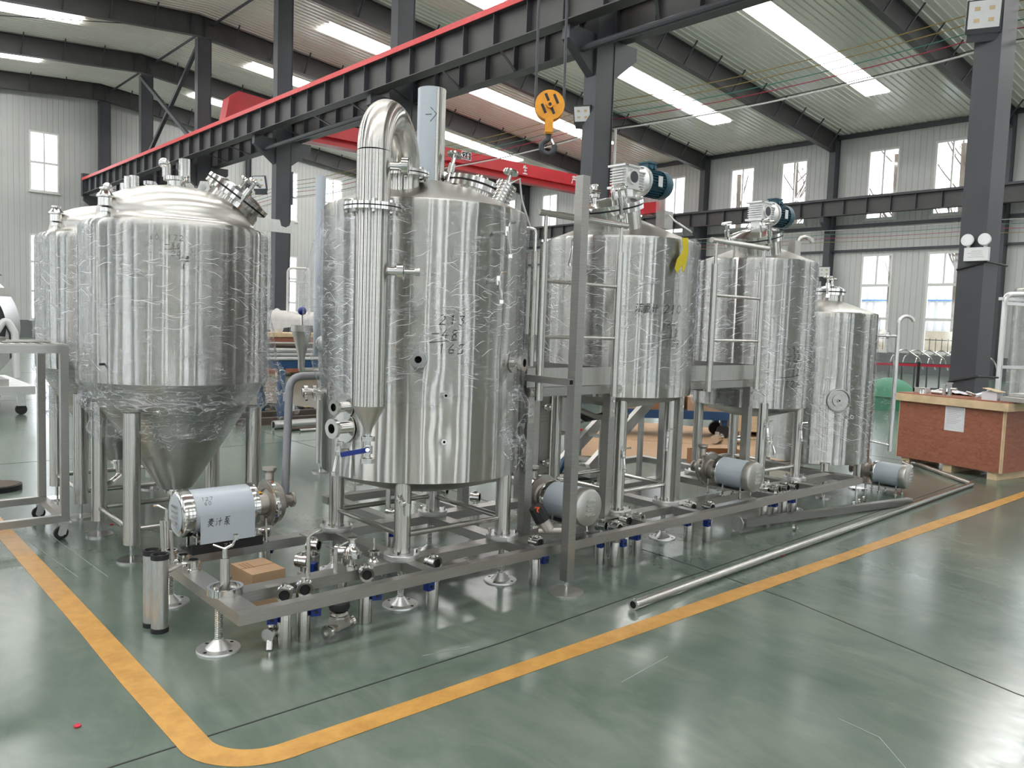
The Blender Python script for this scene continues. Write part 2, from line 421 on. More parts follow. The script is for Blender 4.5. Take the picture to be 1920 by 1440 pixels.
def write(mb, text, P, u0, v0, size, wid=0.1, gap=0.25, aspect=0.8, slant=0.12):
    """flat pen strokes on the surface P(u, v) -> point, normal; u runs along the line"""
    u = u0
    for ch in text:
        for st in GL.get(ch, []):
            for (x0, y0), (x1, y1) in zip(st, st[1:]):
                ln = math.hypot(x1-x0, y1-y0)
                if ln < 1e-4: continue
                n = max(1, int(ln/0.35)); dx, dy = (x1-x0)/ln, (y1-y0)/ln; hw = wid/2
                vs = []; fs = []
                for i in range(n+1):
                    t = i/n; x = x0+(x1-x0)*t; y = y0+(y1-y0)*t
                    for sg in (-1, 1):
                        a = x - dy*hw*sg; b = y + dx*hw*sg
                        vs.append(P(u+(a*aspect+slant*b)*size, v0+b*size))
                fs = [(2*i, 2*i+1, 2*i+3, 2*i+2) for i in range(n)]
                mb.add(vs, fs)
        u += size*(aspect+gap) if ch != ' ' else size*0.6
    return mb
def on_cyl(c, r):
    return lambda u, v: Vector((c[0]+r*math.cos(u/r), c[1]+r*math.sin(u/r), v))
# ------------------------------------------------------------------ the hall
XL, XR, YB, YF, XM = -12.5, 36.25, -13.0, 47.0, 12.07
ROWS = [-10.2, -3.0, 4.2, 11.5, 18.7, 25.8, 32.85, 39.8, 46.55]
def zroof(x): return 13.2-0.104*(x-XM) if x > XM else 13.2-0.075*(XM-x)

fl = MB().bx(XL, XR, YB, YF, -0.2, 0.0).build('floor', 'epoxy_floor', kind='structure')
WM[fl.name] = Matrix.Identity(4)
def strip(pts, wd, z, mat, name, parent):
    m = MB()
    for p, q in zip(pts, pts[1:]):
        m.bar((*p, z), (*q, z), wd, 0.0012)
    return m.build(name, mat, parent)
# sawn joints of the slab
for p in ([(-12, 2.80), (2.6, 2.945), (4.2, 3.04), (11.7, 3.39), (20, 3.8)],):
    strip(p, 0.008, 0.0008, 'joint_dark', 'floor_joint', fl)
strip([(4.06, -6), (4.11, 1.1), (4.43, 2.4), (4.53, 3.4), (4.7, 9), (4.9, 20)], 0.007, 0.0008, 'joint_dark', 'floor_joint', fl)
for x in (-2.0, 10.6, 16.8, 23.0): strip([(x, YB), (x+0.3, YF)], 0.007, 0.0008, 'joint_dark', 'floor_joint', fl)
for y in (9.3, 15.6, 22, 28): strip([(XL, y), (XR, y+0.3)], 0.007, 0.0008, 'joint_dark', 'floor_joint', fl)
for p in ([(1.30, 6.3), (1.36, 5.1)], [(1.15, 6.2), (1.22, 5.2)], [(2.75, 2.28), (3.15, 2.33)], [(2.2, 3.05), (2.45, 3.0)], [(3.0, 1.1), (3.2, 1.32), (3.22, 1.5)]):
    strip(p, 0.004, 0.0008, 'scratch_light', 'floor_scratch', fl)
# the painted lane line turns a rounded corner
mb = MB(); cx, cy = 1.315, 2.905; ro, ri = 0.305, 0.19; vs = []; outer = []; inner = []
def jag(k): return 0.004*math.sin(k*5.1)+0.003*math.sin(k*13.7)
for k in range(40):
    y = 30-(30-cy)*k/39; outer.append((cx-ro+jag(y*3), y)); inner.append((cx-ri+jag(y*2+4), y))
for k in range(1, 13):
    a = PI+PI/2*k/12; outer.append((cx+ro*math.cos(a), cy+ro*math.sin(a))); inner.append((cx+ri*math.cos(a), cy+ri*math.sin(a)))
for k in range(1, 40):
    x = cx+(30-cx)*k/39; outer.append((x, cy-ro+jag(x*2))); inner.append((x, cy-ri+jag(x*3+1)))
vs = [(*p, 0.0016) for q in zip(outer, inner) for p in q]
mb.add(vs, [(2*i, 2*i+2, 2*i+3, 2*i+1) for i in range(len(outer)-1)])
mb.build('lane_line', 'line_paint', fl, label='ochre painted lane line with a rounded corner')

# walls: ribbed sheet with window openings
def ribbed(mb, P, u0, u1, v0, v1, per=0.25, g=0.022, d=0.014):
    k0 = math.ceil(u0/per); us = [(u0, 0)]
    k = k0
    while k*per < u1-g:
        c = k*per
        if c-g/2 > u0: us += [(c-g/2, 0), (c-g/4, d), (c+g/4, d), (c+g/2, 0)]
        k += 1
    us.append((u1, 0))
    vs = []; fs = []
    for u, dd in us: vs += [P(u, v0 if not callable(v0) else v0(u), dd), P(u, v1 if not callable(v1) else v1(u), dd)]
    fs = [(2*i, 2*i+2, 2*i+3, 2*i+1) for i in range(len(us)-1)]
    mb.add(vs, fs)
def wall(name, P, u0, u1, ztop, wins, zb=0.87):
    """wins: list of (u centre, width, [(z0, z1), ...])"""
    mb = MB(); u = u0
    for c, wd, zs in sorted(wins):
        ribbed(mb, P, u, c-wd/2, zb, ztop)
        lo = zb
        for z0, z1 in zs:
            if z0 > lo: ribbed(mb, P, c-wd/2, c+wd/2, lo, z0)
            lo = z1
        ribbed(mb, P, c-wd/2, c+wd/2, lo, ztop); u = c+wd/2
    ribbed(mb, P, u, u1, zb, ztop)
    return mb.build(name, 'wall_panel', kind='structure', sharp=20)
mids = [(a+b)/2 for a, b in zip(ROWS, ROWS[1:])]
LOW, UPP = (0.9, 5.22), (6.75, 9.85)
wr = [(m+s*1.43, 1.40, [LOW, UPP]) for m in mids for s in (-1, 1)]
wall('wall_right', lambda u, v, d: (XR+d, u, v), YB, YF, zroof(XR)+0.1, wr)
wall('wall_left', lambda u, v, d: (XL-d, u, v), YB, YF, zroof(XL)+0.1, wr)
EW = [-10.2, -7.4, -3.4, -0.6, 3.6, 6.5, 9.6, 22.8, 25.9, 29.6, 32.5]
we = [(x, 1.35, [LOW, (7.35, 10.35)]) for x in EW]
gab = lambda u: zroof(u)+0.1
wall('wall_back', lambda u, v, d: (u, YF+d, v), XL, XR, gab, we)
wall('wall_front', lambda u, v, d: (u, YB-d, v), XL, XR, gab, we)
MB().bx(XR-0.06, XR+0.2, YB, YF, 0, 0.87).build('baseboard_right', 'dado_grey', kind='structure')
MB().bx(XL-0.2, XL+0.06, YB, YF, 0, 0.87).build('baseboard_left', 'dado_grey', kind='structure')
MB().bx(XL, XR-0.06, YF-0.06, YF+0.2, 0, 0.87).build('baseboard_back', 'dado_grey', kind='structure')
MB().bx(XL, XR-0.06, YB-0.2, YB+0.06, 0, 0.87).build('baseboard_front', 'dado_grey', kind='structure')

wn = [0]
def window_proto(wd, z0, z1, bars):
    """a window in the plane x = 0, room on its -x side, centred on y = 0"""
    wn[0] += 1
    o = struct_empty('window_%d' % wn[0]); h = wd/2; f = 0.085
    m = MB()
    m.bx(-0.06, 0.05, -h, -h+f, z0, z1).bx(-0.06, 0.05, h-f, h, z0, z1).bx(-0.06, 0.05, -h+f, h-f, z0, z0+f).bx(-0.06, 0.05, -h+f, h-f, z1-f, z1)
    m.build('window_frame', 'window_frame', o)
    MB().bx(-0.10, -0.06, -h-0.05, h+0.05, z0-0.06, z0).build('sill', 'window_frame', o)
    zz = [z0+f]+list(bars)+[z1-f]
    for b in bars: MB().bx(-0.05, 0.04, -h+f, h-f, b-0.055, b+0.055).build('transom', 'window_frame', o)
    MB().bx(-0.045, 0.035, -0.034, 0.034, zz[-2], z1-f).build('mullion', 'window_frame', o)
    if len(bars) == 1: MB().bx(-0.045, 0.035, -0.034, 0.034, z0+f, zz[1]).build('mullion', 'window_frame', o)
    for a, b in zip(zz, zz[1:]):
        for s0, s1 in ((-h+f, -0.02), (0.02, h-f)):
            MB().bx(-0.004, 0.004, s0, s1, a, b).build('pane', 'window_glass', o)
    return o
def wcopy(p, loc, rz):
    wn[0] += 1; r = dup(p, loc, rz); r.name = 'window_%d' % wn[0]; return r
pl = window_proto(1.40, *LOW, (2.35, 3.83)); pu = window_proto(1.40, *UPP, (7.62,)); pe = window_proto(1.35, 7.35, 10.35, (8.8,))
first = {}
for (c, wd, zs) in wr:
    for p in (pl, pu):
        for X, rz in ((XR+0.03, 0), (XL-0.03, PI)):
            if p.name in first or True: wcopy(p, (X, c, 0), rz)
for x in EW:
    for p in (pl, pe):
        wcopy(p, (x, YF+0.03, 0), PI/2); wcopy(p, (x, YB-0.03, 0), -PI/2)
for p in (pl, pu, pe):
    for ch in list(p.children): bpy.data.objects.remove(ch)
    bpy.data.objects.remove(p)

# roof: ribbed liner sheets, one per bay and slope, with glowing translucent strips
ceil = struct_empty('ceiling')
edges = [YB]+ROWS[1:-1]+[YF]
for a, b in zip(edges, edges[1:]):
    for xa, xb in ((XM, XR+0.1), (XL-0.1, XM)):
        m = MB(); vs = []; per = 0.26; n = max(1, round((b-a)/per)); per = (b-a)/n; prof = []
        for k in range(n):
            y = a+k*per
            prof += [(y, 0), (y+per-0.075, 0), (y+per-0.055, -0.035), (y+per-0.02, -0.035)]
        prof.append((b, 0))
        for y, d in prof: vs += [(xa, y, zroof(xa)+d), (xb, y, zroof(xb)+d)]
        m.add(vs, [(2*i, 2*i+1, 2*i+3, 2*i+2) for i in range(len(prof)-1)])
        m.build('roof_sheet', 'roof_panel', ceil, sharp=20)
    c = (a+b)/2
    for x0, x1 in ((15.6, 18.5), (18.5, 25.2), (25.2, 30.9), (30.9, 32.15), (-10.5, -6.0), (-6.0, 0.0), (0.0, 6.2), (6.2, 8.8), (8.8, 10.9)):
        if x1 > 8.8 and x0 < 11: continue
        g = 0.03
        vs = [(x0+g, c-0.46, zroof(x0+g)-0.05), (x1-g, c-0.46, zroof(x1-g)-0.05), (x1-g, c+0.46, zroof(x1-g)-0.05), (x0+g, c+0.46, zroof(x0+g)-0.05)]
        vs += [(x, y, z+0.03) for x, y, z in vs]
        MB().add(vs, [(0, 1, 2, 3), (7, 6, 5, 4), (0, 4, 5, 1), (1, 5, 6, 2), (2, 6, 7, 3), (3, 7, 4, 0)]).build('skylight_pane', 'skylight_sheet', ceil)

# steel frame ---------------------------------------------------------------
ORD = ['nearest the hook block', 'second', 'third', 'fourth', 'fifth', 'sixth', 'seventh', 'eighth', 'ninth']
def hcol(m, x, y, z1, dep=0.5, fw=0.33):
    t = 0.02
    m.bx(x-dep/2, x-dep/2+t, y-fw/2, y+fw/2, 0.03, z1).bx(x+dep/2-t, x+dep/2, y-fw/2, y+fw/2, 0.03, z1).bx(x-dep/2+t, x+dep/2-t, y-0.012, y+0.012, 0.03, z1)
names_mid = {0: 'dark grey steel column of the middle row beyond the edge of the front bay', 1: 'dark grey steel column of the middle row one bay short of the emergency lamp column', 2: 'dark grey steel column carrying the twin headed emergency lamp, behind the plywood crate', 3: 'dark grey steel column behind the hook block, with a small floodlight',
  4: 'dark grey steel column of the middle row rising behind the bend of the steam condenser', 5: 'dark grey steel column with floodlight rising behind the wrapped cone bottomed tank', 6: 'dark grey steel column at the near end of the diagonal cross brace', 7: 'dark grey steel column at the far end of the diagonal cross brace', 8: 'dark grey steel column of the middle row standing against the gable wall'}
XC = XM+0.22
for i, y in enumerate(ROWS):
    if i < 1: continue
    t = thing('steel_column', names_mid[i], 'column', (XC, y, 0), group='columns of the middle row')
    m = MB(); zt = zroof(XC)-0.9
    if i == 2:      # boxed column next to the crate
        m.bx(XC-0.27, XC+0.27, y-0.165, y+0.165, 0.03, zt)
    else:
        hcol(m, XC, y, zt, 0.54, 0.33); m.bx(XC-0.245, XC+0.245, y-0.15, y-0.12, 0.03, zt)
    m.build('shaft', 'dark_paint', t)
    MB().bx(XC-0.4, XC+0.4, y-0.3, y+0.3, 0.0, 0.03).build('base_plate', 'dark_paint', t)
    for s in (-1, 1):
        m = MB()
        tri = [(0.27, 6.55), (0.27, 7.38), (1.0, 7.38), (1.0, 7.12)]
        T = Matrix(((s, 0, 0, XC), (0, 0, -1, y+0.1), (0, 1, 0, 0), (0, 0, 0, 1)))
        m.prism(tri, T, 0.2)
        m.build('runway_bracket', 'dark_paint', t)
for side, X, zz in (('window', XR-0.28, 0), ('shaded', XL+0.28, 0)):
    for i, y in enumerate(ROWS):
        if i == 0: continue
        lab = {('window', 2): 'dark wall column behind the emergency lamp column', ('window', 3): 'dark wall column at the far side of the tall window pair near the crate', ('window', 4): 'dark wall column between the tall window pair and the hooked vent pipe',
               ('window', 5): 'dark wall column behind the worm gearbox of the mash vessel', ('window', 6): 'dark wall column seen beyond the red crane girder', ('window', 7): 'dark wall column just past the kettle shoulder'}.get((side, i), 'dark wall column of the %s wall, %s bay from the front' % (side, ORD[i]))
        t = thing('wall_column', lab, 'column', (X, y, 0), group='columns of the %s wall' % side)
        m = MB(); hcol(m, X, y, zroof(X)-0.1, 0.45, 0.3); m.bx(X-0.2, X+0.2, y-0.14, y-0.11, 0.03, zroof(X)-0.3)
        m.build('shaft', 'dark_paint', t)
        MB().bx(X-0.35, X+0.35 if X < 0 else XR-0.07, y-0.25, y+0.25, 0.0, 0.03).build('base_plate', 'dark_paint', t)
        s = -1 if X > 0 else 1
        T = Matrix(((s, 0, 0, X), (0, 0, -1, y+0.09), (0, 1, 0, 0), (0, 0, 0, 1)))
        MB().prism([(0.22, 6.2), (0.22, 6.88), (0.85, 6.88), (0.85, 6.65)], T, 0.18).build('runway_bracket', 'dark_paint', t)
for i, x in enumerate((-6.5, 0.0, 20.2, 28.1)):
    t = thing('gable_post', ['dark post on the gable wall behind the horizontal vessel, farther one', 'dark post on the gable wall behind the horizontal vessel', 'dark post on the gable wall behind the wrapped shelf frames', 'dark post on the gable wall seen over the kettle'][i], 'column', (x, YF-0.2, 0))
    m = MB(); hcol(m, x, YF-0.22, zroof(x)-0.2, 0.25, 0.25); m.build('shaft', 'dark_paint', t)
for i, y in enumerate(ROWS):
    if i == 0: continue
    lab = 'dark I-section roof rafter over the %s' % ['front wall', 'photographer', 'emergency lamp column', 'column behind the hook block', 'column behind the condenser bend', 'column behind the wrapped tank', 'near column of the cross brace', 'far column of the cross brace', 'gable wall'][i]
    t = thing('roof_rafter', lab, 'rafter', (XM, y, 0), group='roof rafters')
    m = MB(); dp = 0.84
    for xa, xb in ((XL+0.05, XM), (XM, XR-0.05)):
        for z0, z1, hw in ((-0.06, -0.04, 0.13), (-dp, -dp+0.02, 0.13), (-dp+0.02, -0.06, 0.008)):
            vs = [(x, y+s*hw, zroof(x)+z) for x in (xa, xb) for s in (-1, 1) for z in (z0, z1)]
            m.add(vs, [(0, 1, 3, 2), (4, 6, 7, 5), (0, 4, 5, 1), (2, 3, 7, 6), (0, 2, 6, 4), (1, 5, 7, 3)])
    m.build('rafter_beam', 'beam_paint', t)
    x = XL+1.2; first_b = None
    while x < XR-0.6:
        if abs(x-XM) > 0.5:
            mm = MB().bar((x, y-0.05, zroof(x)-dp+0.04), (x, y-0.62, zroof(x)-0.045), 0.045, 0.045, (1, 0, 0))
            mm.build('fly_brace', 'dark_paint', t)
        x += 1.55
    for sgn in (-1, 1):
        MB().bx(XM+sgn*0.27-0.012, XM+sgn*0.27+0.012, y-0.13, y+0.13, zroof(XM)-dp-0.02, zroof(XM)-0.08).build('stiffener', 'dark_paint', t)
    if i < len(ROWS)-1:
        MB().tube([(XM+0.55, y, zroof(XM)-0.3), (XM+0.55, ROWS[i+1], zroof(XM)-0.3)], 0.05, 8).build('ridge_tie', 'dark_paint', t)
def xbrace(name, label, ya, yb, z0, z1):
    t = thing(name, label, 'brace', (XM, ya, z0))
    MB().bar((XM-0.05, ya, z0), (XM-0.05, yb, z1), 0.14, 0.14).build('diagonal', 'dark_paint', t)
    MB().bar((XM+0.1, ya, z1), (XM+0.1, yb, z0), 0.14, 0.14).build('diagonal', 'dark_paint', t)
xbrace('cross_brace', 'dark diagonal cross brace between two far columns above the crane runway', ROWS[6]+0.2, ROWS[7]-0.2, 8.3, 12.1)
m = MB(); m.bar((6.5, 39.8, 12.2), (-2, 32.9, 11.5), 0.025, 0.025); m.bar((-3, 39.8, 11.5), (10.5, 33, 12.4), 0.025, 0.025)
tag(m.build('roof_tie_rods', 'cable_black'), 'thin crossed tie rods under the roof beside the far cross brace', 'tie rod')
# eaves beam
MB().bx(XR-0.16, XR-0.03, YB, YF, 10.48, 10.66).build('trim_1', 'dark_paint', kind='structure')
MB().bx(XR-0.12, XR-0.02, YB, YF, 6.44, 6.58).build('trim_2', 'dark_paint', kind='structure')
MB().bx(XR-0.16, XR-0.06, YB, YF, 5.36, 5.45).build('trim_3', 'dark_paint', kind='structure')

# crane runways
def runway(label, X, zb, zt, rail, rows, y0=-3.2):
    t = thing('crane_runway_beam', label, 'crane runway', (X, y0, zb))
    MB().bx(X-0.17, X+0.17, y0, 46.2, zb, zb+0.022).bx(X-0.17, X+0.17, y0, 46.2, zt-0.022, zt).bx(X-0.007, X+0.007, y0, 46.2, zb+0.022, zt-0.022).build('runway_girder', 'beam_paint', t)
    MB().bx(X-0.03, X+0.03, y0, 46.2, zt, zt+0.10).build('rail', rail, t)
    s0 = None; y = 4.2
    ys = []
    while y < 46: ys.append(y); y += 1.04
    for k, y in enumerate(ys):
        if s0 is None:
            s0 = MB().bx(X-0.15, X+0.15, y-0.008, y+0.008, zb+0.025, zt-0.025).build('stiffener', 'dark_paint', t)
        else: share(s0, 'stiffener', (0, y-ys[0], 0), t)
    if rail == 'rail_red':
        m = MB(); y = 4.5
        while y < 46: m.bx(X-0.035, X+0.035, y-0.02, y+0.02, zt+0.1, zt+0.13); y += 0.9
        m.build('rail_clips', 'rail_red', t, kind='stuff')
        MB().bx(X-0.19, X-0.171, y0, 46.2, zt-0.02, zt+0.11).build('edge_strip', 'rail_red', t)
        MB().bx(X-0.16, X+0.16, 46.2, 46.5, zb-0.1, zt+0.35).build('end_stop', 'dark_paint', t)
    return t
near_runway = runway('dark crane runway girder with bright red rail on the near side of the middle columns', XM-0.75, 7.40, 8.10, 'rail_red', ROWS)
runway('dark crane runway girder beyond the red railed one on the middle columns', XM+0.75, 7.40, 8.10, 'dark_paint', ROWS)
runway('dark crane runway girder crossing in front of the upper window row', XR-0.95, 6.90, 7.60, 'dark_paint', ROWS)
t = near_runway
m = None; y = 5.2; k = 0
while y < 45:
    a = MB().bar((XM-0.7, y, 7.43), (XM+0.7, y+1.0, 7.43), 0.06, 0.02); a.build('lacing_bar', 'dark_paint', t); y += 2.1; k += 1
MB().tube([(XM-0.4, 4.4, 7.02), (XM-0.4, 11.4, 7.0)], 0.07, 10).build('tie_pipe', 'dark_paint', t)
MB().tube([(XM-0.4, 18.8, 7.02), (XM-0.4, 25.7, 7.0)], 0.07, 10).build('tie_pipe', 'dark_paint', t)

# red bridge crane in the window bay
YC = 30.0
t = thing('bridge_crane', 'red overhead bridge crane with white lettering spanning the window bay', 'crane', (XM+0.75, YC, 8.2))
MB().bx(XM+1.0, XR-1.2, YC-0.28, YC+0.28, 8.75, 9.32).build('girder', 'red_paint', t)
MB().bx(XM+1.0, XR-1.2, YC-0.36, YC+0.2, 8.42, 8.47).build('lower_flange', 'red_paint', t)
MB().bx(XM+1.0, XR-1.2, YC-0.05, YC+0.05, 8.47, 8.75).build('lower_web', 'red_paint', t)
for X in (XM+0.75, XR-0.95):
    o = MB().bx(X-0.16, X+0.16, YC-1.7, YC+1.7, 8.30 if X < 20 else 7.82, 8.62 if X < 20 else 8.42).build('end_carriage', 'red_paint', t)
    for s in (-1.45, 1.45): MB().cyl((X-0.06, YC+s, 8.32 if X < 20 else 7.84), (X+0.06, YC+s, 8.32 if X < 20 else 7.84), 0.12, n=16).build('wheel', 'dark_paint', o)
m = MB(); m.prism([(-0.05, 8.62), (0.1, 9.45), (0.45, 9.75), (2.2, 9.62), (3.6, 9.32), (3.6, 8.75), (-0.05, 8.6)], Matrix(((1, 0, 0, XM-0.1), (0, 0, -1, YC+0.3), (0, 1, 0, 0), (0, 0, 0, 1))), 0.6)
m.build('end_housing', 'red_paint', t)
g = lambda u, v: Vector((u, YC-0.292, v))
g2 = lambda u, v: Vector((u, YC-0.286, v))
for ch, X in (('生', 26.6), ('产', 30.0)):
    write(MB(), ch, g, X, 8.83, 0.42, 0.13, slant=0).build('lettering', 'white_paint', t)
m = MB().bx(22.85, 23.4, YC-0.295, YC-0.281, 8.93, 9.3); pl_ = m.build('capacity_plate', 'white_paint', t)
MB().bx(22.88, 23.37, YC-0.300, YC-0.296, 8.96, 9.27).build('plate_field', 'ink', pl_)
write(MB(), '2', lambda u, v: Vector((u, YC-0.306, v)), 22.92, 9.0, 0.22, 0.16, slant=0).build('plate_figure', 'white_paint', pl_)
m = MB(); gg = lambda u, v: Vector((u, YC-0.306, v)); write(m, '量', gg, 23.12, 9.0, 0.22, 0.1, slant=0); m.build('plate_sign', 'white_paint', pl_)

# hook block hanging from the crane of the near bay
hx, hy, hz_ = 5.285, 5.56, 3.61
t = thing('crane_hook_block', 'yellow crane hook block with black slots and dark hook hanging on two wire ropes', 'crane hook', (hx, hy, 3.1))
ax = Vector((0.66, 0.75, 0)).normalized(); sd = Vector((0.75, -0.66, 0)).normalized()
c = Vector((hx, hy, hz_))
MB().cyl(c-ax*0.06, c-ax*0.045, 0.136, n=40).cyl(c+ax*0.045, c+ax*0.06, 0.136, n=40).cyl(c-ax*0.045, c+ax*0.045, 0.128, n=40).build('sheave_guard', 'hook_yellow', t)
hub = MB().cyl(c-ax*0.085, c-ax*0.06, 0.032, n=20).build('hub', 'hook_yellow', t)
MB().cyl(c-ax*0.09, c-ax*0.085, 0.015, n=12).build('axle_bolt', 'ink', hub)
for k, (du, dv) in enumerate(((-0.055, -0.035), (0.0, 0.01), (0.055, 0.055))):
    q = c-ax*0.0615+sd*du+Vector((0, 0, dv)); dr = (sd*0.42-Vector((0, 0, 1))*0.9).normalized()
    for s in (1,) if k != 1 else (-1, 1):
        qq = q if k != 1 else q+dr*s*0.055
        MB().bar(qq-dr*0.045, qq+dr*0.045, 0.024, 0.003, ax).build('slot', 'ink', t)
m = MB(); 
for s in (-1, 1): m.bar(c+ax*s*0.055-Vector((0, 0, .1)), c+ax*s*0.055-Vector((0, 0, .245)), 0.014, 0.075, sd)
m.bar(c-ax*0.05-Vector((0, 0, .235)), c+ax*0.05-Vector((0, 0, .235)), 0.075, 0.045)
m.build('yoke', 'hook_yellow', t)
m = MB(); pts = [c-Vector((0, 0, .25)), c-Vector((0, 0, .30))]
hc = c-Vector((0, 0, .372))
for k in range(15):
    a = math.radians(110+k*19.5); pts.append(hc+sd*0.062*math.cos(a)+Vector((0, 0, 0.062*math.sin(a))))
m.tube(pts, 0.026, 12); m.build('hook', 'dark_paint', t)
MB().bar(hc+sd*0.03+Vector((0, 0, .075)), hc+sd*0.062+Vector((0, 0, .01)), 0.014, 0.014).build('safety_latch', 'fitting', t)
for s in (-1, 1):
    MB().tube([c+sd*s*0.132, c+sd*s*0.128+Vector((0.02, 0.03, 1.2)), Vector((hx, hy, 8.75))+sd*s*0.11], 0.0125, 8).build('wire_rope', 'dark_paint', t)
MB().bx(hx-0.35, hx+0.35, hy-0.3, hy+0.3, 8.7, 8.9).build('trolley', 'dark_paint', t)
t = thing('near_bay_crane', 'red crane girder above the near bay carrying the hook block', 'crane', (0, hy, 8.2))
MB().bx(XL+0.9, XM-0.95, hy-0.28, hy+0.28, 8.9, 9.5).build('girder', 'red_paint', t)
MB().bx(XM-0.9, XM-0.6, hy-1.6, hy+1.6, 8.25, 8.9).build('end_carriage', 'red_paint', t)
MB().bx(XL+0.6, XL+0.9, hy-1.6, hy+1.6, 8.25, 8.9).build('end_carriage', 'red_paint', t)

# floodlights, emergency lamp, wires
def flood(label, c, face, sz=0.34):
    t = thing('floodlight', label, 'floodlight', c, group='floodlights on the columns')
    f = Vector(face).normalized(); M_ = Matrix.Translation(Vector(c)) @ align(f)
    m = MB(M_); m.bx(-sz/2, sz/2, -sz/2, sz/2, -0.04, 0.03); m.build('housing', 'dark_paint', t)
    for k in range(6): MB(M_).bx(-sz*.45, sz*.45, -sz*.42+k*sz*.16, -sz*.40+k*sz*.16, -0.075, -0.04).build('cooling_fin', 'dark_paint', t)
    gl = MB(M_).bx(-sz*.44, sz*.44, -sz*.34, sz*.46, 0.03, 0.036).build('lens', 'white_plastic', t)
    for a in (-1, 1):
        for b in (-1, 1): MB(M_).bx(a*sz*.2-sz*.08, a*sz*.2+sz*.08, b*sz*.17+sz*.06-sz*.06, b*sz*.17+sz*.06+sz*.06, 0.036, 0.038).build('led_chip', 'pine', gl)
    MB(M_).bx(-sz*.44, sz*.44, -sz*.75, -sz*.5, -0.035, 0.02).build('driver_box', 'dark_paint', t)
    MB(M_).bx(-0.02, 0.02, -sz*.55, 0, -0.18, -0.04).build('bracket', 'dark_paint', t)
flood('large square floodlight high on the emergency lamp column', (XC-0.42, 4.22, 5.86), (-0.8, -0.35, -0.35), 0.42)
flood('small square floodlight on the column behind the hook block', (XC-0.32, 11.62, 5.82), (-0.75, -0.45, -0.4), 0.36)
flood('small floodlight on the column behind the wrapped cone bottomed tank', (XC-0.4, 26.6, 6.0), (-0.75, -0.5, -0.25), 0.5)
flood('pale square floodlight low on the wall column by the hooked vent pipe', (XR-0.75, 18.6, 4.4), (-0.9, -0.3, -0.25), 0.55)
t = thing('emergency_lamp', 'white twin headed emergency lamp strapped to the column behind the crate', 'emergency lamp', (XC-0.28, 4.1, 2.72))
MB().bx(XC-0.345, XC-0.272, 3.97, 4.27, 2.65, 2.83).build('battery_box', 'white_plastic', t)
o = [MB().cyl((XC-0.37, y, 2.93), (XC-0.30, y, 2.93), 0.082, 0.066, 24).build('lamp_head', 'white_plastic', t) for y in (4.02, 4.23)]
for q, y in zip(o, (4.02, 4.23)):
    MB().cyl((XC-0.376, y, 2.93), (XC-0.371, y, 2.93), 0.072, n=24).build('lens', 'alu', q)
    MB().bx(XC-0.32, XC-0.30, y-0.02, y+0.02, 2.82, 2.88).build('neck', 'white_plastic', q)
m = MB()
for k in range(4): m.bx(XC-0.3462, XC-0.3452, 4.02+0.01*k, 4.22-0.04*(k % 2), 2.70+k*0.026, 2.703+k*0.026)
m.build('printed_notice', 'ink', t)
for z in (2.60, 1.05):
    MB().tube([(XC-0.29, 4.37, z-0.06), (XC-0.29, 4.0, z+0.04), (XC+0.29, 3.93, z+0.02)], 0.014, 8).build('strap', 'cable_black', t)
def cable(label, x, ys, z, mt, sag, r, group, drop=0.0):
    t = thing('cable', label, 'cable', (x, ys[0], z), group=group); pts = []
    for k, (a, b_) in enumerate(zip(ys, ys[1:])):
        for i in range(8): u = i/8; pts.append((x, a+(b_-a)*u, z-drop*(k+u)-sag*4*u*(1-u)))
    pts.append((x, ys[-1], z-drop*(len(ys)-1)))
    MB().tube(pts, r, 5, cap=False).build('cable_run', mt, t)
for k, (z, mt, nm) in enumerate(((6.23, 'wire_yellow', 'upper yellow cable'), (6.10, 'wire_yellow', 'lower yellow cable'), (5.97, 'wire_green', 'green cable'), (5.86, 'wire_red', 'dark red cable'), (5.71, 'cable_black', 'black cable'), (5.67, 'wire_white', 'thick white cable'))):
    cable(nm+' strung along the window side of the middle columns', XM+0.58, ROWS[1:8], z+0.06, mt, 0.12, 0.008 if mt != 'wire_white' else 0.015, 'cables along the middle columns', 0.05)
for i in range(2, 7):
    col = [o for o in bpy.data.objects if o.name.startswith('steel_column') and o.parent is None and abs(o.location.y-ROWS[i]) < 0.01][0]
    MB().bx(XC+0.27, XC+0.40, ROWS[i]-0.04, ROWS[i]+0.04, 5.3, 6.4).build('insulator_bracket', 'dark_paint', col)
    if i == 3: MB().tube([(XC+0.33, 11.3, 5.6), (XC+0.33, 11.28, 3.0), (XC+0.33, 11.3, 0.0)], 0.03, 8).build('conduit', 'wire_white', col)
for z, mt, nm in ((6.3, 'wire_white', 'white'), (6.12, 'wire_green', 'green'), (5.95, 'wire_red', 'red'), (5.78, 'wire_yellow', 'yellow')):
    cable('thin %s cable strung along the window wall above the lower windows' % nm, XR-0.75, ROWS[2:8], z, mt, 0.05, 0.010, 'cables along the window wall')

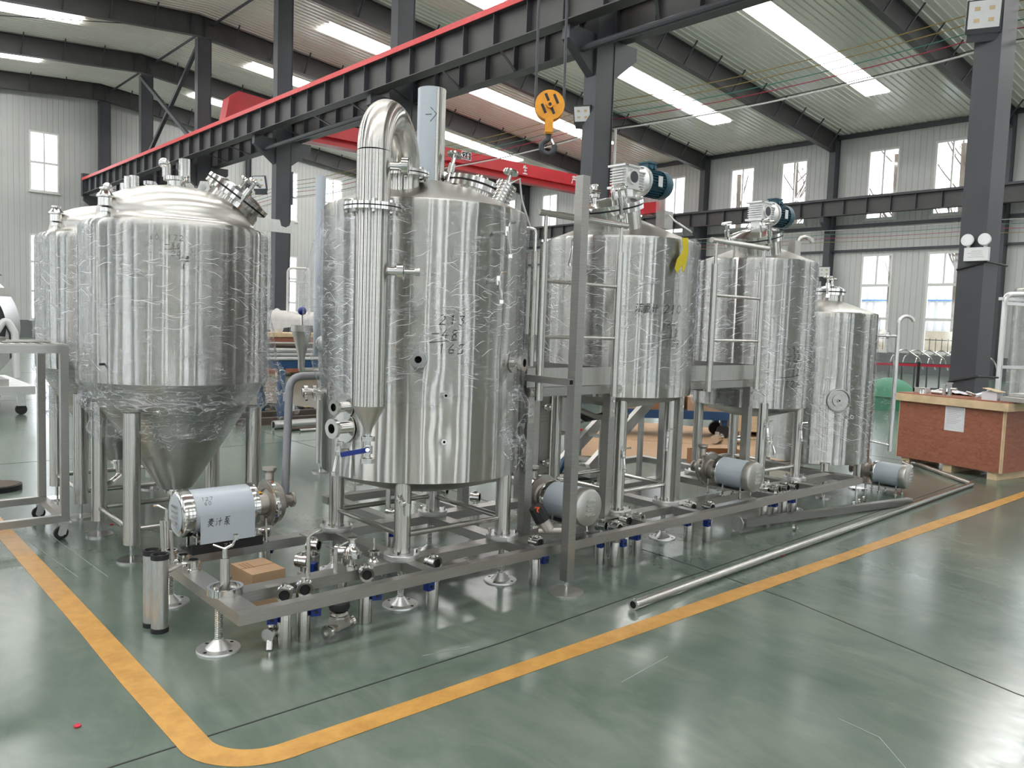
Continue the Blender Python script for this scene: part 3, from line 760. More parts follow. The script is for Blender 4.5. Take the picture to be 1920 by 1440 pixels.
# the yard outside the windows
t = thing('outside_building', 'white ribbed building with blue windows outside the window wall', 'building', (46, 10, 0))
m = MB(); ribbed(m, lambda u, v, d: (46+d*8, u, v), -13, 47, 0.0, 6.2, 0.42, 0.2, 0.012); m.bx(46.12, 49, -13, 47, 0.0, 6.25); m.build('ribbed_wall', 'outside_white', t)
for y in (18.4, 26, 34, 42): 
    for k in range(3): MB().bx(45.94, 45.99, y, y+1.6, 1.9+k*0.85, 2.6+k*0.85).build('blue_window', 'outside_blue', t)
MB().bx(45.93, 45.995, 0, 47, 3.55, 3.62).build('gutter_line', 'outside_blue', t)
t = thing('yard_fence', 'low railing with sandy bank outside the window wall', 'fence', (41, 10, 0))
m = MB()
y = -4
while y < 46: m.bx(40.98, 41.02, y, y+0.02, -0.1, 1.55); y += 0.28
for z in (0.3, 1.45): m.bx(40.97, 41.03, -4, 46, z, z+0.04)
m.build('railing_bars', 'dark_paint', t, kind='stuff')
MB().bx(41.6, 45.5, -13, 47, -0.3, 1.9).build('yard_bank', 'outside_sand', kind='structure')
MB().bx(37, 60, -30, 70, -0.4, -0.3).build('yard_ground', 'outside_sand', kind='structure')
def tree(label, x, y, h):
    t = thing('bare_tree', label, 'tree', (x, y, -0.3), group='bare trees outside')
    rnd = random.Random(int(x*10+y)); m = MB(); tr = MB().tube([(x, y, -0.3), (x+.1, y+.1, h*.5), (x, y+.15, h)], 0.13, 8); tr.build('trunk', 'bark', t)
    for k in range(16):
        z = h*(0.35+0.6*rnd.random()); a = rnd.random()*2*PI; l = 1.0+1.8*rnd.random()
        p = Vector((x, y, z)); q = p+Vector((math.cos(a)*l*.5, math.sin(a)*l*.8, l*(.7+.5*rnd.random())))
        MB().tube([p, (p+q)/2+Vector((0, 0, -.1)), q], 0.035, 5).tube([(p+q)/2, (p+q)/2+Vector((.1, rnd.uniform(-.7, .7), .9))], 0.02, 4).build('branch', 'bark', t)
for i, (x, y, h) in enumerate(((42.5, 15.4, 11), (43.5, 13.2, 12), (43, 18.8, 11), (42.8, 22.0, 10.5), (43.2, 24.6, 11.5), (43, 28.2, 11))):
    tree('bare tree outside the upper windows, %s counted from the crate side' % ['second', 'first', 'third', 'fourth', 'fifth', 'sixth'][i], x, y, h)
# ------------------------------------------------------------------ vessel parts
def circ(c, a, r, z): a = math.radians(a); return Vector((c[0]+r*math.cos(a), c[1]+r*math.sin(a), z))
def rad(a): a = math.radians(a); return Vector((math.cos(a), math.sin(a), 0))
def jacket(t, c, r, z0, z1, dents=(), shoulder=0.012, name='jacket'):
    T = Matrix.Translation((c[0], c[1], 0))
    zs = [z0+(z1-shoulder-z0)*k/26 for k in range(27)]
    prof = [(r-0.02, z0+0.002), (r-0.003, z0)]+[(r, z) for z in zs[1:-1]]+[(r, z1-shoulder)]
    for k in range(1, 5):
        a = PI/2*k/4; prof.append((r-shoulder*(1-math.cos(a)), z1-shoulder+shoulder*math.sin(a)))
    def fn(q, a, k):
        dz = 0
        for (da, z, s, h) in dents:
            d = (a-math.radians(da)+PI) % (2*PI)-PI
            e = math.exp(-((d*r)**2+(q.z-z)**2)/(2*s*s)); dz += h*e
        dz += 0.0010*math.sin(a*17+0.5*math.sin(q.z*2))+0.00045*math.sin(a*43+0.8*math.sin(q.z*1.7+a*3))
        f = (r+dz)/r if abs(math.hypot(q.x, q.y)-r) < 0.004 else 1
        return Vector((q.x*f, q.y*f, q.z))
    return MB().lathe(prof, 200, T, fn=fn).build(name, 'jacket', t)
def leg(t, x, y, z0, z1, r=0.047, flange=True, mat='tube'):
    o = MB().cyl((x, y, z0), (x, y, z1), r, n=28).build('leg', mat, t)
    if flange:
        f = MB(); f.lathe([(0.001, 0), (0.098, 0), (0.1, 0.003), (0.1, 0.013), (0.096, 0.015), (0.096, 0.017), (0.1, 0.019), (0.1, 0.030), (0.098, 0.032), (0.05, 0.032)], 40, Matrix.Translation((x, y, z0))); f.build('leg_flange', 'alu', o)
        for k in range(4):
            a = PI/4+k*PI/2
            MB().cyl((x+0.078*math.cos(a), y+0.078*math.sin(a), z0+0.032), (x+0.078*math.cos(a), y+0.078*math.sin(a), z0+0.056), 0.011, n=6).build('bolt', 'fitting', o)
    return o
def rail4(t, P, z, r=0.017):
    for a, b in zip(P, P[1:]+P[:1]):
        MB().cyl((*a, z), (*b, z), r, n=12).build('leg_brace', 'tube', t)
def port(t, c, r, ang, z, ln=0.07, R=0.03, ring=0.05, name='port', glass=False, plate=0.0):
    n = rad(ang); p = circ(c, ang, r, z)
    m = MB()
    if plate: m.cyl(p-n*0.004, p+n*0.004, plate, n=32)
    m.lathe([(R, 0), (R, ln), (ring, ln), (ring, ln+0.022), (R*.8, ln+0.022), (R*.75, ln-0.03), (0.001, ln-0.03)], 28, Matrix.Translation(p) @ align(n))
    o = m.build(name, 'fitting', t)
    MB().cyl(p+n*(ln-0.028), p+n*(ln-0.024), R*.74, n=24).build('bore', 'black_gap' if not glass else 'cover_film', o)
    return o
def sample_valve(t, c, r, ang, z, ln=0.08, drop=0.09):
    n = rad(ang); p = circ(c, ang, r, z); e = p+n*ln; tn = Vector((-n.y, n.x, 0))
    o = MB().cyl(p, e, 0.011, n=12).cyl(e-n*0.012+Vector((0, 0, -0.02)), e-n*0.012+Vector((0, 0, 0.03)), 0.014, n=12).build('sample_valve', 'fitting', t)
    MB().tube([e, e+Vector((0, 0, -0.03)), e+n*0.02-Vector((0, 0, drop))], 0.010, 8).cyl(e+n*0.02-Vector((0, 0, drop+0.02)), e+n*0.02-Vector((0, 0, drop)), 0.016, n=12).build('spout', 'fitting', o)
    MB().tube([e+Vector((0, 0, 0.03)), e+Vector((0, 0, 0.05))+tn*0.005, e+Vector((0, 0, 0.055))+tn*0.05], 0.006, 8).build('lever', 'fitting', o)
    return o
def film(t, c, r, z0, z1, mat='stretch_film', n=120, amp=0.006, ragged=0.05, prof=None, seed=0, name='plastic_film', a0=0.0, a1=2*PI):
    rnd = random.Random(seed); ph = [rnd.random()*6 for _ in range(8)]
    prof = prof or [(r, z0+(z1-z0)*k/24) for k in range(25)]
    T = Matrix.Translation((c[0], c[1], 0)); m = len(prof)
    def fn(q, a, k):
        w = amp*(math.sin(a*11+q.z*9+ph[0])+0.7*math.sin(a*19-q.z*14+ph[1])+0.5*math.sin(a*37+q.z*31+ph[2]))
        f = 1+abs(w)/r
        e = 0
        if k == 0: e = ragged*(math.sin(a*7+ph[3])+0.6*math.sin(a*17+ph[4])+0.4*math.sin(a*41+ph[5]))
        if k == m-1: e = 0.4*ragged*math.sin(a*9+ph[6])
        return Vector((q.x*f, q.y*f, q.z+e))
    o = MB().lathe(prof, n, T, fn=fn, a0=a0, a1=a1).build(name, mat, t, sharp=180)
    if name == 'plastic_film' and n >= 120: creases(t, c, r+0.017, z0+0.03, z1-0.03, 620, rnd, o)
    return o
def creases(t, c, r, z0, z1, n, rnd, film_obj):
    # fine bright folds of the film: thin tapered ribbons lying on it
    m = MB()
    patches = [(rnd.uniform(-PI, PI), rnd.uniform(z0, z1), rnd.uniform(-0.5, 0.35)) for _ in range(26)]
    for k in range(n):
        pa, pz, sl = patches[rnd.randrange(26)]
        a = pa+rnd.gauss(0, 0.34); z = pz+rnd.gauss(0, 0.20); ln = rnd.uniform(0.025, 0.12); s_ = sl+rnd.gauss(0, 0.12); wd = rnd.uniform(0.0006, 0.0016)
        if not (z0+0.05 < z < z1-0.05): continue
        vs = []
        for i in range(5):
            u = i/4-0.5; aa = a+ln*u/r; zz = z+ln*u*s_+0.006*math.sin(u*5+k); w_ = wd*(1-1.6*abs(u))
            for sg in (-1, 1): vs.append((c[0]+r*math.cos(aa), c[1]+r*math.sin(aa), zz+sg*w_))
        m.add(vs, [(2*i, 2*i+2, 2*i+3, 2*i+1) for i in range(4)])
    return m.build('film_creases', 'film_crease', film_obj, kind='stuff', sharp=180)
def clamp(m, p, axis, R=0.028):
    a = Vector(axis).normalized(); s = a.orthogonal().normalized()
    m.washer(p-a*0.011, a, R*0.7, R, 0.022, 20); m.bar(p+s*R*.9, p+s*(R+0.03), 0.012, 0.014, a); m.cyl(p+s*(R+0.014)-a.cross(s)*0.022, p+s*(R+0.014)+a.cross(s)*0.022, 0.006, n=8)
    return m
def manhole(t, base, axis, R=0.21, h=0.16, name='manhole', knobs=(40, 160, 280), hinge=None, handle=False):
    a = Vector(axis).normalized(); T = Matrix.Translation(Vector(base)) @ align(a)
    o = MB().lathe([(R*0.93, -0.16), (R*0.93, h)], 48, T).build(name, 'tube', t)
    MB().lathe([(R*0.93, h-0.005), (R*1.05, h-0.005), (R*1.05, h+0.022)], 48, T).build('neck_ring', 'fitting', o)
    MB().lathe([(R*1.05, h+0.022), (R*1.04, h+0.03), (R*1.04, h+0.034)], 48, T).build('gasket', 'rubber', o)
    MB().lathe([(R*1.07, h+0.034), (R*1.07, h+0.060), (R*0.95, h+0.062), (R*0.6, h+0.085), (0.001, h+0.095)], 48, T).build('lid', 'fitting', o)
    for k in knobs:
        g = math.radians(k); q = T @ Vector((R*1.10*math.cos(g), R*1.10*math.sin(g), h-0.03)); e = T @ Vector((R*1.10*math.cos(g), R*1.10*math.sin(g), h+0.16))
        m = MB(); m.cyl(q, e, 0.012, n=10).cyl(q+(e-q)*0.45, q+(e-q)*0.75, 0.022, n=12).lathe([(0.001, 0), (0.045, 0.0), (0.05, 0.010), (0.045, 0.022), (0.001, 0.024)], 12, Matrix.Translation(e) @ align(a))
        m.bar(q-a*0.005, q+a*0.03, 0.035, 0.035, a.orthogonal()); m.build('wing_nut', 'fitting', o)
    if handle:
        p = T @ Vector((R*.4, -0.09, h+0.08)); q = T @ Vector((R*.4, 0.09, h+0.08)); MB().tube([p, p+a*0.09, q+a*0.09, q], 0.009, 8, 0.03).build('lid_handle', 'fitting', o)
    return o

# ------------------------------------------------------------------ the skid
ZT, ZB = 0.27, 0.215
NTH = ['first', 'second', 'third', 'fourth', 'fifth', 'sixth', 'seventh', 'eighth', 'ninth', 'tenth', 'eleventh', 'twelfth', 'thirteenth', 'fourteenth', 'fifteenth', 'sixteenth']
skid = thing('skid_frame', 'long brushed steel skid frame on round levelling feet under the brewing vessels', 'skid frame', (1.437, 3.38, 0))
def tubebeam(p0, p1, wd, name='beam', z1=ZT, z0=ZB):
    return MB().bar((p0[0], p0[1], (z0+z1)/2), (p1[0], p1[1], (z0+z1)/2), wd, z1-z0).build(name, 'frame_steel', skid)
XE = 7.42
tubebeam((1.437, 3.407), (XE, 3.407), 0.052); tubebeam((1.54, 3.69), (XE, 3.69), 0.10); tubebeam((1.54, 4.45), (XE, 4.45), 0.10)
tubebeam((2.9, 5.30), (6.6, 5.30), 0.08)
tubebeam((1.49, 3.434), (1.49, 4.50), 0.105); tubebeam((XE, 3.434), (XE, 4.5), 0.10)
for x in (2.5, 3.24, 4.36, 4.92, 6.0, 6.66): tubebeam((x, 3.434), (x, 3.64), 0.07, 'cross_beam')
for x in (2.5, 3.24, 4.36, 4.92, 6.0, 6.66): tubebeam((x, 3.74), (x, 4.40), 0.10, 'cross_beam')
for x in (2.95, 3.55, 4.6, 6.55): tubebeam((x, 4.50), (x, 5.26), 0.08, 'cross_beam')
def foot(x, y, top=ZB):
    o = MB().cyl((x, y, 0.05), (x, y, top), 0.017, n=14).build('levelling_foot', 'fitting', skid)
    mm = MB(); k = 0.06
    while k < top-0.01: mm.ring((x, y, k), (0, 0, 1), 0.017, 0.0022, 14, 5); k += 0.009
    mm.build('thread', 'fitting', o)
    MB().lathe([(0.001, 0.052), (0.022, 0.052), (0.025, 0.048), (0.055, 0.016), (0.06, 0.012), (0.1, 0.010), (0.102, 0.005), (0.102, 0.0)], 40, Matrix.Translation((x, y, 0))).build('base_plate', 'alu', o)
    for a in range(4):
        g = math.radians(20+a*90); MB().cyl((x+0.08*math.cos(g), y+0.08*math.sin(g), 0.010), (x+0.08*math.cos(g), y+0.08*math.sin(g), 0.0118), 0.009, n=10).build('bolt_hole', 'black_gap', o)
for x, y in ((1.47, 3.69), (1.50, 4.45), (2.5, 3.69), (3.24, 3.69), (4.92, 3.75), (6.72, 3.69), (3.24, 4.45), (2.5, 4.45), (4.36, 4.45), (6.0, 4.45)): foot(x, y)
foot(3.55, 5.3); foot(4.6, 5.3)
for x, y in ((2.35, 3.67), (1.72, 3.65), (2.78, 3.40), (3.62, 3.56)):
    MB().bx(x-0.03, x+0.03, y-0.02, y+0.02, ZT, ZT+0.004).build('weld_tab', 'plate_steel', skid)

# ------------------------------------------------------------------ kettle
A = (2.87, 4.055); RA = 0.605
kt = thing('brew_kettle', 'big brushed steel brew kettle wrapped in film, behind the steam condenser', 'brewing vessel', (*A, ZT))
jacket(kt, A, RA, 0.706, 2.245, [(-127.6, 1.387, 0.08, -0.005), (-114.3, 1.197, 0.05, -0.003), (-114.5, 0.946, 0.05, -0.003), (-90, 2.086, 0.09, -0.005), (-91, 1.82, 0.09, -0.005), (-172.8, 1.04, 0.12, -0.008), (-172, .836, .07, -.004), (-69, 1.37, .07, -.004)])
T = Matrix.Translation((*A, 0))
MB().lathe([(RA-0.02, 0.708), (RA-0.1, 0.66), (0.3, 0.60), (0.06, 0.57), (0.001, 0.57)], 64, T).build('bottom_dish', 'head', kt)
MB().lathe([(RA-0.012, 2.245), (RA-0.03, 2.255), (0.30, 2.37), (0.12, 2.42), (0.001, 2.43)], 96, T).build('top_cone', 'head', kt)
LA = [(2.5, 3.69), (3.24, 3.69), (3.24, 4.42), (2.5, 4.42)]
for p in LA: leg(kt, *p, ZT, 0.76)
rail4(kt, LA, 0.40)
o = MB().cyl((2.925, 4.115, 2.36), (2.925, 4.115, 2.99), 0.085, n=40).build('chimney', 'cover_film', kt, label='tall straight exhaust stack still in pale blue protective film')
MB().bx(0, 0, 0, 0, 0, 0)
m = MB(); P = lambda u, v: Vector((2.925+0.087*math.cos(u/0.087), 4.115+0.087*math.sin(u/0.087), v))
write(m, '>', P, math.radians(-150)*0.087, 2.78, 0.085, 0.05, slant=0); m.build('arrow_mark', 'ink', o)
MB().lathe([(0.0862, 2.36), (0.0862, 2.988)], 14, Matrix.Translation((2.925, 4.115, 0)), a0=math.radians(-108), a1=math.radians(-40)).build('bare_strip', 'tube', o)
manhole(kt, (3.15, 3.98, 2.33), (0.25, -0.05, 0.95), 0.19, 0.05, knobs=(215, 330, 100))
# ribbed lamp on the cone edge
lp = Vector((3.19, 3.80, 2.29)); la = Vector((0.35, -0.25, 0.9)).normalized()
o = MB().cyl(lp, lp+la*0.16, 0.062, n=28).build('inspection_lamp', 'fitting', kt)
m = MB()
for k in range(7): m.ring(lp+la*(0.02+k*0.021), la, 0.063, 0.005, 24, 6)
m.build('lamp_ribs', 'fitting', o)
MB().tube([lp+la*0.15, lp+la*0.2+Vector((.05, -.03, 0)), lp+Vector((.14, -.08, .06)), lp+Vector((.2, -.1, -.1))], 0.007, 6).build('lamp_cable', 'wire_white', o)
port(kt, A, RA, -127.6, 1.387, 0.045, 0.024, 0.036, plate=0.05)
port(kt, A, RA, -114.3, 1.197, 0.034, 0.009, 0.015, 'small_port'); port(kt, A, RA, -114.5, 0.946, 0.034, 0.009, 0.015, 'small_port')
port(kt, A, RA, -66, 1.37, 0.05, 0.03, 0.05, 'side_port', plate=0.06)
port(kt, A, RA, -171, 1.10, 0.05, 0.028, 0.042, 'union_port', plate=0.075); port(kt, A, RA, -170, 0.985, 0.07, 0.034, 0.055, 'union_port', plate=0.085)
sample_valve(kt, A, RA, -168, 0.86, 0.07, 0.11); sample_valve(kt, A, RA, -88, 2.086, 0.12, 0.12); sample_valve(kt, A, RA, -90, 1.82, 0.09, 0.10)
o = leg_v = MB().cyl((2.46, 3.645, 0.60), (2.43, 3.60, 0.60), 0.012, n=10).build('thermo_valve', 'fitting', kt)
clamp(MB(), Vector((2.44, 3.61, 0.60)), (1, 0.2, 0), 0.02).cyl((2.47, 3.60, 0.60), (2.47, 3.60, 0.53), 0.018, n=12).build('valve_head', 'fitting', o)
MB().cyl((2.67, 4.1, 0.60), (2.67, 4.1, 0.45), 0.016, n=14).build('drain_pipe', 'tube', kt)
m = MB(); S = on_cyl(A, RA+0.0018); u = lambda d: math.radians(d)*(RA+0.0018)
write(m, '213', S, u(-118.2), 1.575, 0.052, 0.09); write(m, '-48', S, u(-121.6), 1.50, 0.05, 0.09); write(m, '165', S, u(-118.4), 1.42, 0.052, 0.09); write(m, '_', S, u(-120), 1.478, 0.06, 0.06)
m.build('handwriting', 'ink', kt)
film(kt, A, RA+0.010, 1.15, 2.22, 'stretch_film', seed=1, ragged=0.035)
# film pulled out to the neighbouring pipe at the far side
film(kt, A, RA+0.03, 1.20, 2.15, 'stretch_film_steep', seed=5, ragged=0.03, a0=math.radians(150), a1=math.radians(215), prof=[(RA+0.10*math.sin(PI*k/20)+0.012, 1.2+0.95*k/20) for k in range(21)], n=30)
film(kt, A, RA, 0.78, 1.22, 'crumpled_film', seed=9, ragged=0.05, amp=0.02, a0=math.radians(-80), a1=math.radians(-48), prof=[(RA+0.03+0.03*math.sin(k*1.1), 0.78+0.44*k/10) for k in range(11)], n=26, name='loose_film')
# swan neck and steam condenser
La, Ia = Vector((2.116, 3.444, 0)), Vector((2.56, 3.84, 0)); Rb = 0.083
cond = thing('steam_condenser', 'steam condenser tube with swan neck bend, conical foot and blue handled ball valve', 'condenser', (La.x, La.y, 0.89))
Z = Vector((0, 0, 1)); half = (Ia-La).length/2; dr = (Ia-La).normalized(); mid = (La+Ia)/2
MB().cyl(La+Z*1.166, La+Z*2.118, Rb, n=40).build('condenser_tube', 'tube', cond)
MB().cyl(La+Z*2.146, La+Z*2.40, Rb, n=40).build('upper_tube', 'tube', cond)
MB().lathe([(Rb, 0), (0.02, -0.118), (0.016, -0.14)], 40, Matrix.Translation(La+Z*1.166)).build('condenser_cone', 'cone', cond)
pts = [mid+dr*(-half*math.cos(PI*k/28))+Z*(2.40+half*0.78*math.sin(PI*k/28)) for k in range(29)]
MB().tube(pts, Rb, 36, cap=False).build('swan_neck', 'tube', cond)
def flange_pair(t, p, R, bolts=8):
    o = MB().washer(p-Z*0.016, Z, Rb*0.9, R, 0.014, 44).build('flange', 'fitting', t)
    MB().washer(p+Z*0.004, Z, Rb*0.9, R, 0.014, 44).build('counter_flange', 'fitting', o)
    MB().washer(p-Z*0.002, Z, Rb*0.9, R*0.97, 0.006, 40).build('gasket', 'rubber', o)
    for k in range(bolts):
        a = 2*PI*(k+.35)/bolts; q = p+Vector((math.cos(a), math.sin(a), 0))*R*0.86
        MB().cyl(q-Z*0.03, q+Z*0.03, 0.0075, n=8).cyl(q+Z*0.018, q+Z*0.032, 0.013, n=6).cyl(q-Z*0.03, q-Z*0.018, 0.013, n=6).build('bolt', 'fitting', o)
flange_pair(cond, La+Z*2.13, 0.142); flange_pair(cond, Ia+Z*2.40, 0.135)
MB().cyl(Ia+Z*2.28, Ia+Z*2.40, Rb-0.002, n=40).build('kettle_stub', 'tube', cond)
for z, ln in ((2.335, 0.06), (1.83, 0.05)):
    n_ = Vector((0.75, -0.66, 0)).normalized(); p = La+Z*z+n_*(Rb-0.006)
    m = MB(); m.lathe([(0.021, 0), (0.021, ln), (0.043, ln), (0.043, ln+0.03), (0.03, ln+0.03), (0.028, ln-0.01), (0.001, ln-0.01)], 24, Matrix.Translation(p) @ align(n_))
    if z < 2: m.cyl(p+n_*(ln+0.02), p+n_*(ln+0.10), 0.011, n=12).cyl(p+n_*(ln+0.085), p+n_*(ln+0.11), 0.02, n=12)
    m.build('side_port', 'fitting', cond)
# ball valve under the cone
m = MB(); clamp(m, La+Z*1.00, Z, 0.034); m.cyl(La+Z*0.90, La+Z*1.04, 0.014, n=14); clamp(m, La+Z*0.89, Z, 0.036); m.cyl(La+Z*0.925, La+Z*0.965, 0.024, n=14)
bv = m.build('ball_valve', 'fitting', cond)
h = Vector((-0.80, 0.42, 0)).normalized(); vdir = Vector((0.66, -0.75, 0))
hp = La+Z*0.95+Vector((-0.4, -0.6, 0)).normalized()*0.035
MB().bar(hp-h*0.01, hp+h*0.13-Z*0.025, 0.006, 0.024).build('valve_handle', 'mark_blue', bv, label='blue lever handle')
MB().cyl(La+Z*0.945, hp+(hp-La-Z*0.95)*0.3, 0.010, n=10).build('handle_nut', 'fitting', bv)
# outlet pipe that bends down beside the kettle
dp = thing('down_pipe', 'matt grey pipe bending down beside the kettle with open lower end', 'pipe', (2.19, 4.52, 0.42))
MB().tube([(2.62, 4.45, 1.232), (2.215, 4.505, 1.232), (2.205, 4.53, 0.43)], 0.024, 18, 0.09, seg=10).build('bent_pipe', 'grey_plastic', dp)
MB().cyl((2.209, 4.52, 1.08), (2.209, 4.52, 1.13), 0.026, n=18).build('pipe_collar', 'grey_plastic', dp)
m = MB(); p = circ(A, 162, RA-0.02, 1.16); n_ = rad(162)
m.cyl(p, p+n_*0.14, 0.02, n=14); clamp(m, p+n_*0.07, n_, 0.036); clamp(m, p+n_*0.12, n_, 0.036); m.build('side_union', 'fitting', kt)

# ------------------------------------------------------------------ stirrer drive
def drive(t, c, zb, s=1.0):
    """pedestal, worm box and motor along +x"""
    x, y = c
    o = MB().cyl((x, y, zb), (x, y, zb+0.10*s), 0.05*s, n=20).build('drive_pedestal', 'fitting', t)
    for a in range(4):
        g = PI/4+a*PI/2; MB().cyl((x+0.085*s*math.cos(g), y+0.085*s*math.sin(g), zb-0.02), (x+0.085*s*math.cos(g), y+0.085*s*math.sin(g), zb+0.15*s), 0.014*s, n=10).build('stand_off', 'fitting', o)
    MB().cyl((x, y, zb+0.15*s), (x, y, zb+0.175*s), 0.125*s, n=36).cyl((x, y, zb+0.175*s), (x, y, zb+0.19*s), 0.12*s, n=36).build('drive_flange', 'fitting', o)
    MB().cyl((x, y, zb+0.19*s), (x, y, zb+0.27*s), 0.09*s, n=8).build('output_flange', 'alu', o)
    zc = zb+0.36*s
    g = MB().bx(x-0.085*s, x+0.085*s, y-0.085*s, y+0.085*s, zc-0.09*s, zc+0.09*s).build('worm_gearbox', 'alu', t)
    for k in range(6):
        z = zc-0.06*s+k*0.024*s
        MB().bx(x-0.125*s, x-0.085*s, y-0.075*s, y+0.075*s, z-0.004*s, z+0.004*s).build('fin', 'alu', g); MB().bx(x+0.085*s, x+0.20*s, y-0.08*s, y+0.08*s, z-0.004*s, z+0.004*s).build('fin', 'alu', g)
    MB().bx(x-0.13*s, x+0.13*s, y-0.10*s, y+0.10*s, zc-0.105*s, zc-0.085*s).bx(x-0.13*s, x+0.13*s, y-0.10*s, y+0.10*s, zc+0.085*s, zc+0.102*s).build('mount_plate', 'alu', g)
    for dx in (-0.11, -0.09, .09, .11):
        for z in (zc-0.095*s, zc+0.0935*s): MB().bx(x+dx*s-0.006*s, x+dx*s+0.006*s, y-0.1015*s, y-0.099*s, z-0.004*s, z+0.004*s).build('bolt_slot', 'black_gap', g)
    MB().bx(x+0.085*s, x+0.19*s, y-0.06*s, y+0.06*s, zc-0.065*s, zc+0.065*s).build('input_neck', 'alu', g)
    MB().cyl((x, y-0.10*s, zc), (x, y-0.085*s, zc), 0.066*s, n=32).build('bore_ring', 'alu', g)
    MB().cyl((x, y-0.103*s, zc), (x, y-0.10*s, zc), 0.05*s, n=32).build('bore_cap', 'dark_paint', g)
    x1 = x+0.19*s
    MB().cyl((x1, y, zc), (x1+0.025*s, y, zc), 0.135*s, n=40).cyl((x1-0.03*s, y, zc), (x1, y, zc), 0.075*s, 0.115*s, n=40).build('motor_flange', 'alu', g)
    mo = MB().cyl((x1+0.025*s, y, zc), (x1+0.30*s, y, zc), 0.108*s, n=40).build('motor', 'motor_blue', t)
    m = MB()
    for k in range(28):
        a = 2*PI*k/28; d = Vector((0, math.cos(a), math.sin(a)))
        m.bar(Vector((x1+0.05*s, y, zc))+d*0.116*s, Vector((x1+0.225*s, y, zc))+d*0.116*s, 0.005*s, 0.022*s, d)
    m.build('cooling_ribs', 'motor_blue', mo)
    MB().lathe([(0.128*s, 0), (0.128*s, 0.085*s), (0.115*s, 0.115*s), (0.06*s, 0.12*s), (0.001, 0.12*s)], 40, Matrix.Translation((x1+0.235*s, y, zc)) @ align((1, 0, 0))).build('fan_cowl', 'motor_blue', mo)
    MB().bx(x1+0.05*s, x1+0.16*s, y-0.05*s, y+0.05*s, zc+0.10*s, zc+0.165*s).bx(x1+0.04*s, x1+0.17*s, y-0.06*s, y+0.06*s, zc+0.165*s, zc+0.178*s).build('terminal_box', 'motor_blue', mo)
    MB().cyl((x1+0.08*s, y-0.05*s, zc+0.13*s), (x1+0.08*s, y-0.075*s, zc+0.13*s), 0.02*s, n=14).cyl((x1+0.13*s, y-0.05*s, zc+0.13*s), (x1+0.13*s, y-0.075*s, zc+0.13*s), 0.02*s, n=14).build('cable_gland', 'motor_blue', mo)
    MB().bx(x1+0.11*s, x1+0.17*s, y-0.131*s, y-0.126*s, zc-0.045*s, zc+0.05*s).build('rating_plate', 'alu', mo)
def vessel(name, label, c, r, z0, z1, zc, legs, zleg, brace, zfloor=ZT, seed=3, fz=(0.1, 0.02), dents=(), dish=0.1):
    t = thing(name, label, 'brewing vessel', (*c, zfloor))
    jacket(t, c, r, z0, z1, dents, 0.02)
    T = Matrix.Translation((*c, 0))
    MB().lathe([(r-0.02, z0+0.004), (r-0.1, z0-dish*.4), (0.2, z0-dish), (0.001, z0-dish)], 64, T).build('bottom_dish', 'head', t)
    MB().lathe([(r-0.02, z1), (r-0.05, z1+0.012), (0.16, zc-0.015), (0.10, zc), (0.001, zc)], 80, T).build('top_cone', 'head', t)
    for p in legs: leg(t, *p, zfloor, zleg, 0.043)
    if brace: rail4(t, legs, brace)
    if seed: film(t, c, r+0.010, z0+fz[0], z1-fz[1], 'stretch_film' if seed != 4 else 'stretch_film_steep', seed=seed, ragged=0.02)
    return t
B = (4.65, 4.055); RB = 0.56
LB = [(4.36, 3.73), (4.92, 3.73), (4.92, 4.38), (4.36, 4.38)]
tb = vessel('mash_vessel', 'film wrapped mash vessel with blue stirrer motor and yellow tape scrap, between the two ladders', B, RB, 1.109, 2.225, 2.40, LB, 1.14, 0.42, seed=3, fz=(0.085, 0.0))
drive(tb, (4.66, 4.05), 2.40, 0.84)
manhole(tb, (4.40, 3.93, 2.31), (-0.30, -0.05, 0.95), 0.225, 0.11, knobs=(150, 320), handle=True)
sample_valve(tb, B, RB, -170, 2.14, 0.09, 0.12)
m = MB(); p = Vector((4.20, 3.92, 2.36)); m.cyl(p, p+Vector((0, 0, .22)), 0.012, n=10); clamp(m, p+Z*0.06, Z, 0.03); clamp(m, p+Z*0.14, Z, 0.03); m.cyl(p+Z*0.17-Vector((.05, 0, 0)), p+Z*0.17+Vector((.04, 0, 0)), 0.016, n=10); m.cyl(p-Vector((.12, 0.02, -.02)), p+Vector((0, 0, .02)), 0.018, n=10)
m.build('spray_fitting', 'fitting', tb)
m = MB().bx(4.80, 4.90, 3.78, 3.86, 2.33, 2.46); m.build('junction_box', 'plate_steel', tb)
MB().tube([(4.84, 3.77, 2.43), (4.72, 3.62, 2.36), (4.80, 3.56, 2.30), (4.93, 3.62, 2.30), (4.93, 3.75, 2.38)], 0.007, 6, 0.05).build('motor_cable', 'wire_white', tb)
m = MB(); S = on_cyl(B, RB+0.0235); u = lambda d: math.radians(d)*(RB+0.0235)
write(m, '流量计 210', S, u(-127.5), 1.70, 0.062, 0.08, 0.12); write(m, '84', S, u(-104), 1.60, 0.045, 0.09); write(m, '-12', S, u(-106), 1.545, 0.045, 0.09); write(m, '_', S, u(-104), 1.525, 0.05, 0.06); write(m, '178', S, u(-105), 1.465, 0.05, 0.09)
m.build('handwriting', 'ink', tb)
m = MB(); S = on_cyl(B, RB+0.032); u = lambda d: math.radians(d)*(RB+0.032)
pts = [(-95, 2.225), (-88.5, 2.23), (-87.5, 2.13), (-90.0, 2.02), (-92.6, 1.985), (-93.4, 2.045), (-97.5, 1.98), (-100.2, 2.01), (-98.2, 2.08), (-94.2, 2.12), (-93.2, 2.16)]
fs = tuple(range(len(pts))); vs = [S(u(a), z) for a, z in pts]+[S(u(a), z)+rad(a)*0.004 for a, z in pts]; k = len(pts)
